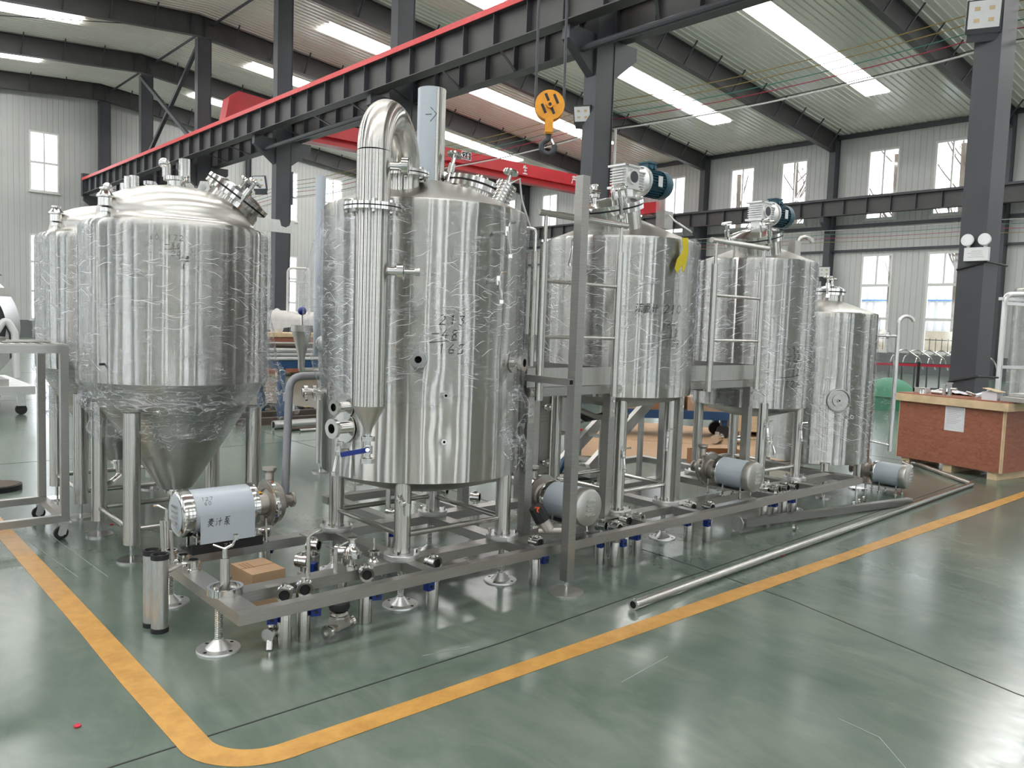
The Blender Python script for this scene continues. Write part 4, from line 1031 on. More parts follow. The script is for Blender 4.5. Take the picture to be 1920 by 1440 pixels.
m.add(vs, [fs, tuple(range(2*k-1, k-1, -1))]+[(i, (i+1) % k, k+(i+1) % k, k+i) for i in range(k)]); m.build('tape_scrap', 'yellow_tag', tb, label='torn scrap of yellow tape')
Cc = (6.52, 4.055); RC = 0.51
LC = [(6.18, 3.71), (6.74, 3.69), (6.78, 4.38), (6.2, 4.38)]
tc = vessel('lauter_vessel', 'film wrapped lauter vessel with small blue stirrer motor beside the end vessel', Cc, RC, 0.943, 2.222, 2.37, LC, 0.99, 0.40, seed=4, fz=(0.0, 0.0))
drive(tc, (6.50, 4.05), 2.37, 0.82)
manhole(tc, (6.28, 3.92, 2.28), (-0.30, -0.05, 0.95), 0.215, 0.11, knobs=(200, 320), handle=True)
m = MB().bx(6.70, 6.80, 3.80, 3.87, 2.27, 2.42); m.build('junction_box', 'plate_steel', tc)
MB().tube([(6.84, 3.86, 2.24), (6.84, 3.86, 2.40)]+[(6.84+0.75*0.07*(1-math.cos(PI*k/10)), 3.86-0.66*0.07*(1-math.cos(PI*k/10)), 2.40+0.07*math.sin(PI*k/10)) for k in range(1, 10)], 0.022, 14).build('vent_hook', 'tube', tc)
m = MB(); S = on_cyl(Cc, RC+0.0235); u = lambda d: math.radians(d)*(RC+0.0235)
write(m, '92', S, u(-112), 1.43, 0.05, 0.09); write(m, '-12', S, u(-116), 1.37, 0.05, 0.09); write(m, '177', S, u(-117), 1.30, 0.06, 0.09); write(m, '12', S, u(-111), 1.235, 0.05, 0.09); write(m, '_', S, u(-118), 1.21, 0.07, 0.06); write(m, '126', S, u(-118), 1.13, 0.06, 0.09)
m.build('handwriting', 'ink', tc)
D = (7.95, 4.17); RD = 0.545
LD = [(7.50, 3.79), (8.24, 3.81), (8.3, 4.5), (7.6, 4.5)]
td = thing('hot_water_tank', 'short legged wrapped water tank with round recessed port and sight tube', 'brewing vessel', (*D, 0))
jacket(td, D, RD, 0.315, 1.815, [(-129.9, 0.953, 0.12, -0.006)], 0.02)
T = Matrix.Translation((*D, 0))
MB().lathe([(RD-0.02, 1.815), (RD-0.05, 1.827), (0.2, 1.93), (0.001, 1.95)], 80, T).build('top_cone', 'head', td)
MB().lathe([(RD-0.02, 0.32), (0.2, 0.25), (0.001, 0.25)], 48, T).build('bottom_dish', 'head', td)
for x, y in LD:
    o = leg(td, x, y, 0.10, 0.34, 0.044, False); MB().cyl((x, y, 0.01), (x, y, 0.10), 0.014, n=10).build('foot_stem', 'fitting', o); MB().cyl((x, y, 0), (x, y, 0.012), 0.08, n=30).build('foot_plate', 'fitting', o)
o = manhole(td, (8.02, 4.13, 1.90), (0, 0, 1), 0.15, 0.10, knobs=(20, 200))
p = circ(D, -129.9, RD, 0.953); n_ = rad(-129.9)
o = MB().lathe([(0.115, 0.012), (0.108, 0.014), (0.10, -0.004), (0.001, -0.004)], 48, Matrix.Translation(p) @ align(n_)).build('recessed_port', 'plate_steel', td)
MB().cyl(p-n_*0.0, p+n_*0.01, 0.06, n=36).cyl(p+n_*0.01, p+n_*0.025, 0.018, n=18).build('port_plate', 'plate_steel', o)
MB().cyl(p+n_*0.025, p+n_*0.028, 0.009, n=14).build('port_bore', 'black_gap', o)
port(td, D, RD, -118, 0.80, 0.034, 0.01, 0.02, 'small_port')
film(td, D, RD+0.010, 0.36, 1.77, 'stretch_film', seed=8, ragged=0.02)
film(td, D, RD, 0.35, 1.62, 'stretch_film_steep', seed=12, ragged=0.03, a0=math.radians(-75), a1=math.radians(-10), prof=[(RD+0.02+0.17*math.exp(-((k/20-0.5)*1.6)**2), 0.36+1.3*k/20) for k in range(21)], n=30, name='stretched_film')
p = circ(D, -58, RD, 1.60); q = circ(D, -56, RD+0.20, 1.60)
o = MB().cyl(p, q, 0.015, n=12).cyl(p+(q-p)*0.4, p+(q-p)*0.55, 0.03, n=14).build('sight_tube_arm', 'fitting', td)
MB().cyl(q+Z*0.02, (q.x, q.y, 0.42), 0.022, n=16).build('sight_tube', 'alu', td)
MB().tube([q, q+Z*0.13]+[q+Z*0.13+Vector((0.75, -0.66, 0))*(0.075*(1-math.cos(PI*k/10)))+Z*0.075*math.sin(PI*k/10) for k in range(1, 10)], 0.02, 12).build('vent_hook', 'alu', td)
p = circ(D, -58, RD-0.01, 0.52); MB().cyl(p, (q.x, q.y, 0.48), 0.015, n=12).build('sight_tube_arm', 'fitting', td)

# ------------------------------------------------------------------ cone bottomed tanks
def fermenter(label, c, r, z0, z1, zd, ztip, seed, legs, detail=True, text=()):
    t = thing('cone_bottom_tank', label, 'tank', (*c, 0))
    jacket(t, c, r, z0, z1, (), 0.05)
    T = Matrix.Translation((*c, 0)); R2 = r-0.045
    dome = [(R2, z1-0.006), (R2*0.93, z1+0.012), (R2*0.90, z1+0.03), (R2*0.89, z1+0.065)]
    h = zd-(z1+0.065)
    for k in range(1, 11):
        a = PI/2*k/10; dome.append((max(0.001, R2*0.89*math.cos(a)), z1+0.065+h*math.sin(a)))
    MB().lathe(dome, 96, T).build('dome', 'head', t)
    MB().lathe([(r-0.008, z0+0.004), (r-0.02, z0-0.02), (0.13, ztip+0.03), (0.11, ztip)], 96, T).build('cone', 'cone', t)
    o = MB().cyl((*c, ztip-0.09), (*c, ztip), 0.05, n=24).build('outlet', 'fitting', t)
    clamp(MB(), Vector((*c, ztip-0.03)), Z, 0.07).tube([(*c, ztip-0.08), (c[0], c[1], ztip-0.16), (c[0]-0.12, c[1]-0.2, ztip-0.17)], 0.028, 14, 0.06).build('outlet_bend', 'fitting', o)
    for x, y in legs:
        o = leg(t, x, y, 0.11, 0.95, 0.052, False); MB().cyl((x, y, 0.01), (x, y, 0.11), 0.013, n=10).build('foot_stem', 'fitting', o); MB().cyl((x, y, 0), (x, y, 0.011), 0.088, n=32).build('foot_plate', 'fitting', o)
    rail4(t, legs, 0.20, 0.018)
    a = rad(-165); p = Vector((c[0], c[1], z1-0.03))+a*(r-0.10)
    # relief valve group on the dome edge
    m = MB(); m.cyl(p, p+Z*0.10, 0.022, n=14); m.lathe([(0.02, 0.10), (0.045, 0.11), (0.045, 0.16), (0.055, 0.165), (0.055, 0.175), (0.04, 0.19), (0.025, 0.21), (0.035, 0.215), (0.035, 0.225), (0.001, 0.226)], 20, Matrix.Translation(p))
    p2 = p+rad(-50)*0.11; m.cyl(p2, p2+Z*0.07, 0.027, n=14).cyl(p2+Z*0.07, p2+Z*0.08, 0.034, n=14); clamp(m, p+Z*0.085, Z, 0.035)
    m.build('relief_valve', 'fitting', t)
    # centre nozzles
    m = MB(); zt = zd-0.01
    m.cyl((c[0], c[1], zt), (c[0], c[1], zt+0.05), 0.06, n=28).cyl((c[0], c[1], zt+0.05), (c[0], c[1], zt+0.075), 0.085, n=28)
    m.cyl((c[0]+.04, c[1]-.03, zt+0.075), (c[0]+.04, c[1]-.03, zt+0.20), 0.036, n=22).cyl((c[0]-.06, c[1]+.03, zt+0.075), (c[0]-.06, c[1]+.03, zt+0.16), 0.026, n=20).ball((c[0]-.075, c[1]+.03, zt+0.165), 0.035)
    m.build('top_nozzle', 'fitting', t)
    if detail:
        m = MB(); m.cyl((c[0]-.16, c[1]+.05, zt-0.02), (c[0]-.16, c[1]+.05, zt+0.03), 0.028, n=16); clamp(m, Vector((c[0]-.16, c[1]+.05, zt+0.02)), Z, 0.04); m.cyl((c[0]-.27, c[1]+.02, zt-0.04), (c[0]-.27, c[1]+.02, zt+0.05), 0.03, n=16).cyl((c[0]-.31, c[1]+.02, zt-0.04), (c[0]-.31, c[1]+.02, zt+0.04), 0.022, n=16)
        m.build('dome_fitting', 'fitting', t)
        mh = Vector((c[0]+0.27, c[1]-0.17, z1+0.13)); manhole(t, mh, (0.50, -0.30, 0.82), 0.215, 0.10, knobs=(15, 200))
        q = Vector((c[0]+0.10, c[1]-0.22, zt-0.07)); T2 = Matrix.Translation(q) @ Matrix.Rotation(math.radians(-35), 4, 'Z') @ Matrix.Rotation(PI/2, 4, 'X')
        m = MB(); m.prism([(-0.08, -0.06), (0.08, -0.06), (0.03, 0.11), (-0.02, 0.11)], T2, 0.012); lug = m.build('lifting_lug', 'plate_steel', t)
        MB().cyl(q+rad(-125)*0.002+Z*0.07, q+rad(-125)*0.016+Z*0.07, 0.017, n=16).build('lug_hole', 'wall_panel', lug)
        # hooked hanger plate
        pl = [(0, -0.04), (0.25, -0.055), (0.25, 0.03), (0.225, 0.03), (0.215, -0.002), (0.19, -0.015), (0.16, -0.005), (0.15, 0.035), (0, 0.045)]
        q = circ(c, -48, r-0.03, z1+0.04); d = Vector((0.80, -0.55, 0)).normalized(); M2 = Matrix((
            (d.x, 0, -d.y, q.x), (d.y, 0, d.x, q.y), (0, 1, 0, q.z), (0, 0, 0, 1)))
        MB().prism(pl, M2, 0.008).build('hanger_plate', 'plate_steel', t)
        p = circ(c, -152.8, r, 1.251); MB().cyl(p, p+rad(-152.8)*0.03, 0.008, n=10).build('probe_stub', 'rubber', t)
    if text:
        m = MB(); S = on_cyl(c, r+0.0225)
        for s, a, z, sz in text: write(m, s, S, math.radians(a)*(r+0.0225), z, sz, 0.07)
        m.build('handwriting', 'ink', t)
    film(t, c, r+0.010, z0-0.02, z1-0.02, 'stretch_film', seed=seed, ragged=0.0, amp=0.005)
    film(t, c, r, 0.72, z0, 'crumpled_film', seed=seed+3, ragged=0.035, amp=0.012, n=140, name='film_skirt',
         prof=[(r-0.10+0.02*math.sin(k*0.9)+(0.105)*(k/14)**0.8, 0.74+(z0-0.75)*k/14) for k in range(15)])
    return t
Fc = (1.97, 5.73)
LF = [(1.57, 5.36), (2.37, 5.36), (2.37, 6.10), (1.57, 6.10)]
fermenter('film wrapped cone bottomed tank with domed top, in front of its twin', Fc, 0.602, 1.13, 2.165, 2.44, 0.37, 21, LF, True,
          [('60', -123.5, 2.03, 0.03), ('172', -114.5, 2.03, 0.034), ('-36', -115.5, 1.985, 0.032), ('_', -114, 1.972, 0.034), ('20', -112, 1.935, 0.030), ('计量', -108, 1.905, 0.034), ('流', -107, 1.86, 0.03)])
t = [o for o in bpy.data.objects if o.name.startswith('cone_bottom_tank') and o.parent is None][0]
film(t, Fc, 0.62, 1.0, 1.75, 'crumpled_film', seed=31, ragged=0.06, amp=0.02, a0=math.radians(-62), a1=math.radians(-34), n=26, name='loose_film',
     prof=[(0.62+0.17*(1-k/12)**2, 0.92+0.85*k/12) for k in range(13)])
F2 = (1.98, 7.10)
LF2 = [(1.60, 6.71), (2.36, 6.71), (2.36, 7.48), (1.60, 7.48)]
fermenter('film wrapped cone bottomed tank half hidden behind its twin, above the steel trolley', F2, 0.595, 1.13, 2.165, 2.42, 0.37, 41, LF2, False, [('357', -122, 1.85, 0.05)])

# small sampling cocks clamped to the vessel legs
for t_, x, y, a, z in ((tb, 4.36, 3.73, -120, 0.70), (tb, 4.92, 3.73, -150, 0.80), (tc, 6.18, 3.71, -120, 0.80), (tc, 6.18, 3.71, -60, 0.66), (tc, 6.74, 3.69, -130, 0.75)):
    sample_valve(t_, (x, y), 0.043, a, z, 0.05, 0.09)
# ------------------------------------------------------------------ pumps
def pump(name, label, loc, rz, r=0.118, cover=0.33, zc=0.18, mark=False, base=True):
    """axis along local +x: louvred cap, filmed motor cover, volute"""
    t = thing(name, label, 'pump', loc, rz, group='centrifugal pumps'); M_ = WM[t.name]
    X = Matrix.Translation((0, 0, zc)) @ align((1, 0, 0))
    m = MB(M_); m.lathe([(0.001, -0.004), (r*0.86, -0.004), (r*0.99, 0.006), (r*1.03, 0.02), (r*1.03, 0.062), (r, 0.066)], 44, X); cap = m.build('motor_cap', 'plate_steel' if not mark else 'fitting', t)
    if mark: MB(M_).lathe([(0.001, -0.006), (r*0.84, -0.006)], 40, X).build('cap_face', 'cover_film', cap)
    for k in range(4):
        z = zc+0.042-k*0.030
        MB(M_).bar((-0.010, -0.035, z+0.004), (-0.010, 0.035, z+0.004), 0.012, 0.010, (0, 0, 1)).build('louvre', 'fitting', cap)
    m = MB(M_); m.lathe([(r, 0.06), (r, 0.06+cover)], 44, X); mc = m.build('motor_cover', 'cover_film', t, label='motor cover in pale blue protective film')
    MB(M_).lathe([(r+0.0015, 0.05+cover), (r+0.004, 0.055+cover), (r+0.004, 0.085+cover), (0.075, 0.09+cover)], 40, X).build('cover_rim', 'fitting', mc)
    # loose hanging flap of the film
    MB(M_).bx(0.085, 0.05+cover, -r-0.002, -r-0.0005, zc-0.155, zc+0.004).build('film_flap', 'cover_film', mc)
    x0 = 0.09+cover
    m = MB(M_); m.lathe([(0.068, x0-0.01), (0.068, x0+0.075), (0.085, x0+0.085)], 32, X); nk = m.build('bearing_bracket', 'cast_steel', t)
    MB(M_).bx(x0+0.01, x0+0.05, -0.03, 0.03, zc+0.067, zc+0.0695).build('warning_sticker', 'yellow_sticker', nk)
    m = MB(M_); m.lathe([(0.085, x0+0.08), (0.128, x0+0.082), (0.135, x0+0.09), (0.135, x0+0.105), (0.122, x0+0.115), (0.118, x0+0.15), (0.10, x0+0.165), (0.04, x0+0.17), (0.03, x0+0.24), (0.045, x0+0.242), (0.045, x0+0.255), (0.025, x0+0.256)], 44, X); vo = m.build('volute', 'cast_steel', t)
    MB(M_).washer((x0+0.083, 0, zc), (1, 0, 0), 0.128, 0.142, 0.022, 44).build('clamp_band', 'fitting', vo)
    m = MB(M_); m.cyl((x0+0.094, -0.147, zc-0.05), (x0+0.094, -0.147, zc+0.03), 0.006, n=8).bx(x0+0.082, x0+0.106, -0.158, -0.136, zc+0.0, zc+0.02).bx(x0+0.082, x0+0.106, -0.158, -0.136, zc-0.04, zc-0.02); m.build('clamp_bolt', 'fitting', vo)
    m = MB(M_); yo = 0.06
    m.cyl((x0+0.13, yo, zc+0.08), (x0+0.13, yo, zc+0.185), 0.026, n=20).cyl((x0+0.13, yo, zc+0.185), (x0+0.13, yo, zc+0.20), 0.042, n=24).cyl((x0+0.13, yo, zc+0.17), (x0+0.13, yo, zc+0.185), 0.03, 0.042, 24)
    m.build('outlet', 'cast_steel', vo)
    MB(M_).bx(x0+0.092, x0+0.10, -0.05, 0.0, zc+0.131, zc+0.1365).build('tag', 'orange_tag', vo)
    if mark:
        MB(M_).bx(0.05, x0+0.02, -0.09, 0.09, 0.0, 0.005).build('rubber_mat', 'rubber', t)
    for x in (0.09, cover-0.0, x0+0.05):
        for y in (-0.075, 0.075):
            zt = zc-0.088
            f = MB(M_).cyl((x, y, 0.005), (x, y, zt+0.02), 0.009, n=10).cyl((x, y, 0.0), (x, y, 0.008), 0.018, n=14).build('foot', 'fitting', t)
    MB(M_).bx(0.07, x0+0.08, -0.09, 0.09, zc-0.125, zc-0.115 if zc > .15 else zc-.12).build('base_rail', 'plate_steel', t)
    if mark:
        m = MB(M_); S = lambda u, v: Vector((u, -(r+0.0015)*math.cos((v)/r), zc+(r+0.0015)*math.sin(v/r))); F = lambda u, v: Vector((u, -r-0.0032, zc+v))
        write(m, '麦汁泵', F, 0.12, -0.062, 0.046, 0.08, 0.2); m.build('handwriting', 'ink', mc)
        m = MB(M_); write(m, '127', S, 0.10, 0.085, 0.022, 0.1); write(m, '60', S, 0.11, 0.058, 0.022, 0.1); m.build('pen_note', 'ink', mc)
        m = MB(M_); write(m, 'ZX', lambda u, v: Vector((u, -0.105, v)), 0.22, 0.012, 0.03, 0.12); MB(M_).bx(0.05, x0+0.02, -0.1045, -0.10, 0.0, 0.055).build('mat_edge', 'rubber', t); m.build('chalk_letters', 'cast_steel', t)
    return t
pump('wort_pump', 'pump with inked lettering on its pale film cover, at the open end of the skid', (1.54, 4.47, ZT), 0, 0.126, 0.345, 0.215, True)
pump('circulation_pump', 'pump behind the tall square post with louvred cap and pale blue film', (3.71, 3.40, ZT), PI/2, 0.118, 0.25, 0.185)
pump('circulation_pump', 'pump on the skid beside the lauter vessel legs with pale blue film', (5.62, 3.40, ZT), PI/2, 0.118, 0.25, 0.185)
pump('floor_pump', 'pump standing on the floor beside the end vessel and the bent long pipe', (8.36, 3.34, 0), PI/2, 0.118, 0.26, 0.185)

# ------------------------------------------------------------------ ladders and platforms
def platform(name, label, xs, xl, ym, riser=False):
    """xs: post x positions, xl: ladder stile x positions"""
    t = thing(name, label, 'ladder platform', (xs[0], 3.69, ZT))
    for x in xs: 
        o = MB().bx(x-0.03, x+0.03, 3.66, 3.72, ZT, 1.145).build('post', 'frame_steel', t)
        MB().bx(x-0.036, x+0.012, 3.648, 3.66, 0.98, 1.16).build('bolt_plate', 'plate_steel', o)
        for z in (1.02, 1.09): MB().cyl((x-0.012, 3.648, z), (x-0.012, 3.636, z), 0.010, n=6).build('bolt', 'fitting', o)
        for z in (0.30, 0.36): MB().cyl((x+0.03, 3.69, z), (x+0.06, 3.69, z), 0.008, n=6).build('bolt', 'fitting', o)
    for x in (xs[0]+0.12, xs[1]-0.1): MB().bx(x-0.03, x+0.03, 4.44, 4.50, ZT, 1.145).build('post', 'frame_steel', t)
    MB().bx(xs[0]-0.05, xs[1]+0.04, 3.63, 3.66, 1.145, 1.20).build('front_rail', 'frame_steel', t)
    for x in (xs[0]-0.03, xs[1]+0.02):
        MB().bx(x-0.02, x+0.02, 3.618, 3.63, 1.15, 1.195).build('bracket', 'plate_steel', t)
        MB().cyl((x, 3.618, 1.172), (x, 3.606, 1.172), 0.011, n=6).build('bolt', 'fitting', t)
    MB().bx(ym[0], ym[1], 3.66, 4.36, 1.203, 1.32).build('step_box', 'plate_steel', t)
    MB().bx(ym[0]+0.02, ym[1]-0.02, 3.668, 4.34, 1.3201, 1.3215).build('step_tread', 'rubber', t)
    MB().bx(xs[0]-0.05, xs[1]+0.03, 3.655, 3.662, 1.203, 1.322).build('front_panel', 'plate_steel', t)
    MB().bx(xs[0]+0.09, xs[1]-0.07, 4.44, 4.50, 1.09, 1.15).build('rear_rail', 'frame_steel', t)
    MB().bx(ym[0]+0.02, ym[0]+0.05, 3.70, 4.44, 1.12, 1.2).bx(ym[1]-0.05, ym[1]-0.02, 3.70, 4.44, 1.12, 1.2).build('side_rail', 'frame_steel', t)
    for x in xl:
        o = MB().cyl((x, 3.575, 1.13), (x, 3.575, 2.09), 0.0255, n=24).build('ladder_stile', 'tube', t)
        MB().cyl((x+0.004, 3.575, 2.09), (x+0.004, 3.575, 2.25), 0.0125, n=14).build('stile_post', 'tube', o)
        MB().bx(x-0.015, x+0.015, 3.59, 3.64, 1.15, 1.19).build('stile_lug', 'plate_steel', o)
    for z in (1.52, 1.86): MB().cyl((xl[0]+0.02, 3.575, z), (xl[1]-0.02, 3.575, z), 0.0125, n=14).build('rung', 'tube', t)
    MB().cyl((xl[0]-0.06, 3.575, 2.265), (xl[1]+0.06, 3.575, 2.265), 0.020, n=20).build('handrail', 'tube', t)
    return t
t = platform('ladder_platform', 'steel ladder platform with handrail between the kettle and the mash vessel', (3.42, 4.18), (3.40, 4.09), (3.49, 4.07))
o = MB().cyl((3.475, 3.74, 1.33), (3.475, 3.74, 2.05), 0.021, n=22).build('riser_pipe', 'tube', t)
MB().tube([(3.475, 3.74, 2.05), (3.475, 3.74, 2.19), (3.42, 3.78, 2.19)], 0.012, 12, 0.06).build('riser_bend', 'fitting', o)
platform('ladder_platform', 'steel ladder platform with handrail between the mash vessel and the lauter vessel', (4.96, 5.90), (5.17, 5.83), (5.26, 5.98))
# tall loose square post
t = thing('square_post', 'tall square steel post on a round foot in front of the first ladder platform', 'post', (3.415, 3.29, 0))
MB().bx(3.385, 3.445, 3.26, 3.32, 0.075, 2.455).build('shaft', 'frame_steel', t)
MB().cyl((3.415, 3.29, 0.01), (3.415, 3.29, 0.08), 0.009, n=10).cyl((3.415, 3.29, 0.045), (3.415, 3.29, 0.06), 0.016, n=6).build('foot_stem', 'fitting', t)
MB().cyl((3.415, 3.29, 0), (3.415, 3.29, 0.010), 0.105, n=36).build('foot_plate', 'plate_steel', t)
o = MB().bx(3.345, 3.385, 3.27, 3.66, 1.245, 1.285).build('side_arm', 'frame_steel', t)
MB().bx(3.352, 3.378, 3.268, 3.272, 1.252, 1.278).build('tube_mouth', 'black_gap', o)
# inclined frame behind the mash vessel
t = thing('inclined_frame', 'inclined steel stair frame lying behind the mash vessel legs', 'stair frame', (5.3, 4.95, 0))
for y in (4.72, 5.06): MB().bar((5.12, y, 0.36), (6.02, y, 1.0), 0.05, 0.10).build('stringer', 'frame_steel', t)
for k in range(4):
    x = 5.2+k*0.25; z = 0.42+k*0.178
    MB().bar((x, 4.745, z), (x, 5.035, z), 0.09, 0.02).build('step', 'plate_steel', t)
MB().bx(5.08, 5.16, 4.66, 5.12, 0.29, 0.36).build('end_bar', 'plate_steel', t)
MB().bx(5.11, 5.13, 4.88, 4.90, 0.0, 0.29).bx(6.0, 6.04, 4.88, 4.92, 0, 1.0).build('prop', 'frame_steel', t)
def exchanger(label, x, y, z0, h):
    t = thing('plate_heat_exchanger', label, 'heat exchanger', (x, y, 0), group='plate heat exchangers')
    MB().bx(x-0.06, x+0.06, y-0.08, y+0.08, z0, z0+h).build('plate_pack', 'plate_steel', t)
    MB().bx(x-0.075, x-0.06, y-0.10, y+0.10, z0-0.02, z0+h+0.03).bx(x+0.06, x+0.075, y-0.10, y+0.10, z0-0.02, z0+h+0.03).build('end_plate', 'frame_steel', t)
    MB().bx(x-0.09, x+0.09, y-0.12, y-0.08, z0-0.08, z0-0.02).bx(x-0.09, x+0.09, y+0.08, y+0.12, z0-0.08, z0-0.02).build('stand_rail', 'frame_steel', t)
    for a in (-1, 1):
        for b in (-1, 1): MB().bx(x+a*0.08-0.015, x+a*0.08+0.015, y+b*0.1-0.015, y+b*0.1+0.015, 0, z0-0.02).build('leg', 'frame_steel', t)
    for z in (z0+0.1, z0+h-0.1):
        for s in (-1, 1):
            o = MB().cyl((x+s*0.03, y-0.10, z), (x+s*0.03, y-0.20, z), 0.016, n=12).washer((x+s*0.03, y-0.16, z), (0, 1, 0), 0.016, 0.032, 0.02, 18).build('nozzle', 'fitting', t)
    for k in range(5): MB().bx(x-0.05, x+0.05, y-0.082, y-0.079, z0+h*0.65+k*0.03, z0+h*0.65+k*0.03+0.012).build('plate_marking', 'cast_steel', t)
exchanger('slim plate heat exchanger on a stand behind the first ladder platform', 4.62, 4.86, 0.36, 0.66)
exchanger('slim plate heat exchanger standing farther back, seen beside the tall square post', 6.0, 5.85, 0.52, 0.56)

# ------------------------------------------------------------------ valves under and on the skid
def valve(label, x, y, rz=0.0, blue=1, h=0.165):
    t = thing('actuated_valve', label, 'valve', (x, y, 0), rz, group='actuated valves under the skid'); M_ = WM[t.name]
    MB(M_).lathe([(0.001, 0.0), (0.034, 0.0), (0.0355, 0.004), (0.0355, h-0.004), (0.034, h), (0.001, h)], 28).build('actuator', 'tube', t)
    MB(M_).bx(-0.022, 0.022, -0.022, 0.022, h, h+0.035).bx(0.022, 0.03, -0.025, 0.025, h-0.01, h+0.05).build('bracket', 'plate_steel', t)
    b = MB(M_).bx(-0.078 if blue > 0 else 0.03, -0.03 if blue > 0 else 0.078, -0.045, -0.005, h-0.035, h+0.012).build('position_sensor', 'mark_blue', t)
    MB(M_).cyl((-0.055*blue, -0.045, h-0.012), (-0.055*blue, -0.052, h-0.012), 0.009, n=10).build('sensor_plug', 'rubber', b)
    zc = h+0.10
    MB(M_).cyl((0, 0, h+0.035), (0, 0, h+0.07), 0.014, n=12).build('stem', 'fitting', t)
    v = MB(M_).lathe([(0.026, -0.034), (0.038, -0.034), (0.038, -0.016), (0.034, -0.014), (0.034, 0.014), (0.038, 0.016), (0.038, 0.034), (0.026, 0.034), (0.024, 0), (0.026, -0.034)], 28, Matrix.Translation((0, 0, zc)) @ align((0, 1, 0))).build('valve_body', 'fitting', t)
    MB(M_).cyl((0, -0.004, zc), (0, 0.004, zc), 0.026, n=24).build('disc', 'rubber', v)
    MB(M_).cyl((0, 0, zc+0.034), (0, 0, zc+0.048), 0.014, n=12).cyl((0.028, 0, zc+0.022), (0.036, 0, zc+0.03), 0.007, n=8).build('stem_nut', 'fitting', v)
vp = [(1.728, 3.535, -0.5, 1), (1.838, 3.555, -0.3, -1), (2.205, 3.58, -0.4, -1), (2.60, 3.53, 0.2, 1), (3.36, 3.51, 0.1, -1), (4.02, 3.57, 0.3, 1), (4.06, 3.48, 0.1, -1), (4.27, 3.57, 0.0, -1), (4.38, 3.55, 0.2, 1), (5.02, 3.58, 0, 1), (5.13, 3.49, 0.1, 1), (6.06, 3.58, 0.2, -1), (6.20, 3.56, 0.1, 1), (6.36, 3.57, 0.1, -1), (6.48, 3.55, 0, 1)]
for i, (x, y, rz, b) in enumerate(vp):
    valve('valve with polished actuator under the skid front edge, %s from the cardboard box' % NTH[i], x, y, rz, b)
vq = [(2.12, 4.62, 0.6, -1), (2.24, 4.22, 0.2, 1), (2.31, 4.02, 0.3, 1), (2.05, 3.98, 0.2, -1), (3.02, 4.60, 0.4, 1), (3.40, 4.98, 0.3, 1), (3.86, 4.72, 0.2, -1), (3.80, 5.05, 0.1, 1)]
for i, (x, y, rz, b) in enumerate(vq):
    valve('upright valve inside the skid frame behind the middle beam, %s from the open end' % NTH[i], x, y, rz+0.4, b, 0.16)

t = thing('diaphragm_valve', 'cast diaphragm valve with black handwheel lying on the floor in front of the skid', 'valve', (2.0, 3.50, 0))
ax = Vector((0.93, 0.36, 0)).normalized(); c = Vector((2.005, 3.50, 0.045))
m = MB(); m.cyl(c-ax*0.085, c+ax*0.085, 0.020, n=18); m.prism([(-0.05, -0.0), (0.05, -0.0), (0.042, 0.055), (-0.042, 0.055)], Matrix.Translation(c+Vector((0.36, -0.93, 0)).normalized()*0.032) @ Matrix(((ax.x, 0, -ax.y*-1*-1, 0), (ax.y, 0, ax.x, 0), (0, 1, 0, 0), (0, 0, 0, 1))), 0.064)
body = m.build('body', 'cast_steel', t)
for s in (-1, 1):
    MB().washer(c+ax*s*0.085-ax*0.009, ax, 0.016, 0.036, 0.018, 24).build('end_ferrule', 'fitting', body)
MB().cyl(c+Z*0.055, c+Z*0.065, 0.05, n=8).cyl(c+Z*0.069, c+Z*0.082, 0.046, 0.034, 24).build('bonnet', 'cast_steel', t)
for k in range(4):
    a = PI/4+k*PI/2; q = c+Vector((math.cos(a)*.042, math.sin(a)*.042, 0.03)); MB().cyl(q, q+Z*0.055, 0.006, n=6).build('bolt', 'fitting', body)
MB().lathe([(0.012, 0.082), (0.03, 0.085), (0.05, 0.095), (0.055, 0.112), (0.05, 0.128), (0.02, 0.134), (0.001, 0.134)], 10, Matrix.Translation(c)).build('handwheel', 'rubber', t)
t = thing('elbow_valve', 'small polished union elbow on the floor under the near corner of the skid', 'fitting', (1.68, 3.57, 0))
MB().cyl((1.65, 3.55, 0.07), (1.72, 3.60, 0.075), 0.032, n=22).cyl((1.70, 3.585, 0.074), (1.74, 3.615, 0.077), 0.038, n=12).build('union', 'fitting', t)
MB().cyl((1.67, 3.565, 0.06), (1.655, 3.54, 0.0), 0.017, n=14).cyl((1.68, 3.57, .10), (1.68, 3.57, .14), 0.016, n=12).cyl((1.68, 3.57, .14), (1.68, 3.57, .15), 0.024, n=14).build('spigot', 'fitting', t)
# standing bits on the middle beam
def sitting(name, label, cat, x, y, fn, group=None):
    t = thing(name, label, cat, (x, y, ZT), group=group); fn(t, Vector((x, y, ZT))); return t
def f_check(t, p):
    MB().lathe([(0.001, 0), (0.03, 0), (0.03, 0.012), (0.017, 0.016), (0.017, 0.05), (0.042, 0.058), (0.042, 0.068)], 24, Matrix.Translation(p)).build('lower_body', 'fitting', t)
    m = MB(); clamp(m, p+Z*0.07, Z, 0.052); m.bar(p+Z*0.07+Vector((-.05, .0, 0)), p+Z*0.07+Vector((-.085, .02, 0)), 0.014, 0.014); m.build('clamp_ring', 'fitting', t)
    MB().lathe([(0.042, 0.072), (0.042, 0.098), (0.02, 0.118), (0.016, 0.135), (0.016, 0.152), (0.03, 0.156), (0.03, 0.166), (0.001, 0.167)], 24, Matrix.Translation(p)).build('upper_body', 'fitting', t)
sitting('check_valve', 'polished check valve standing on the middle beam of the skid', 'valve', 2.185, 3.69, f_check)
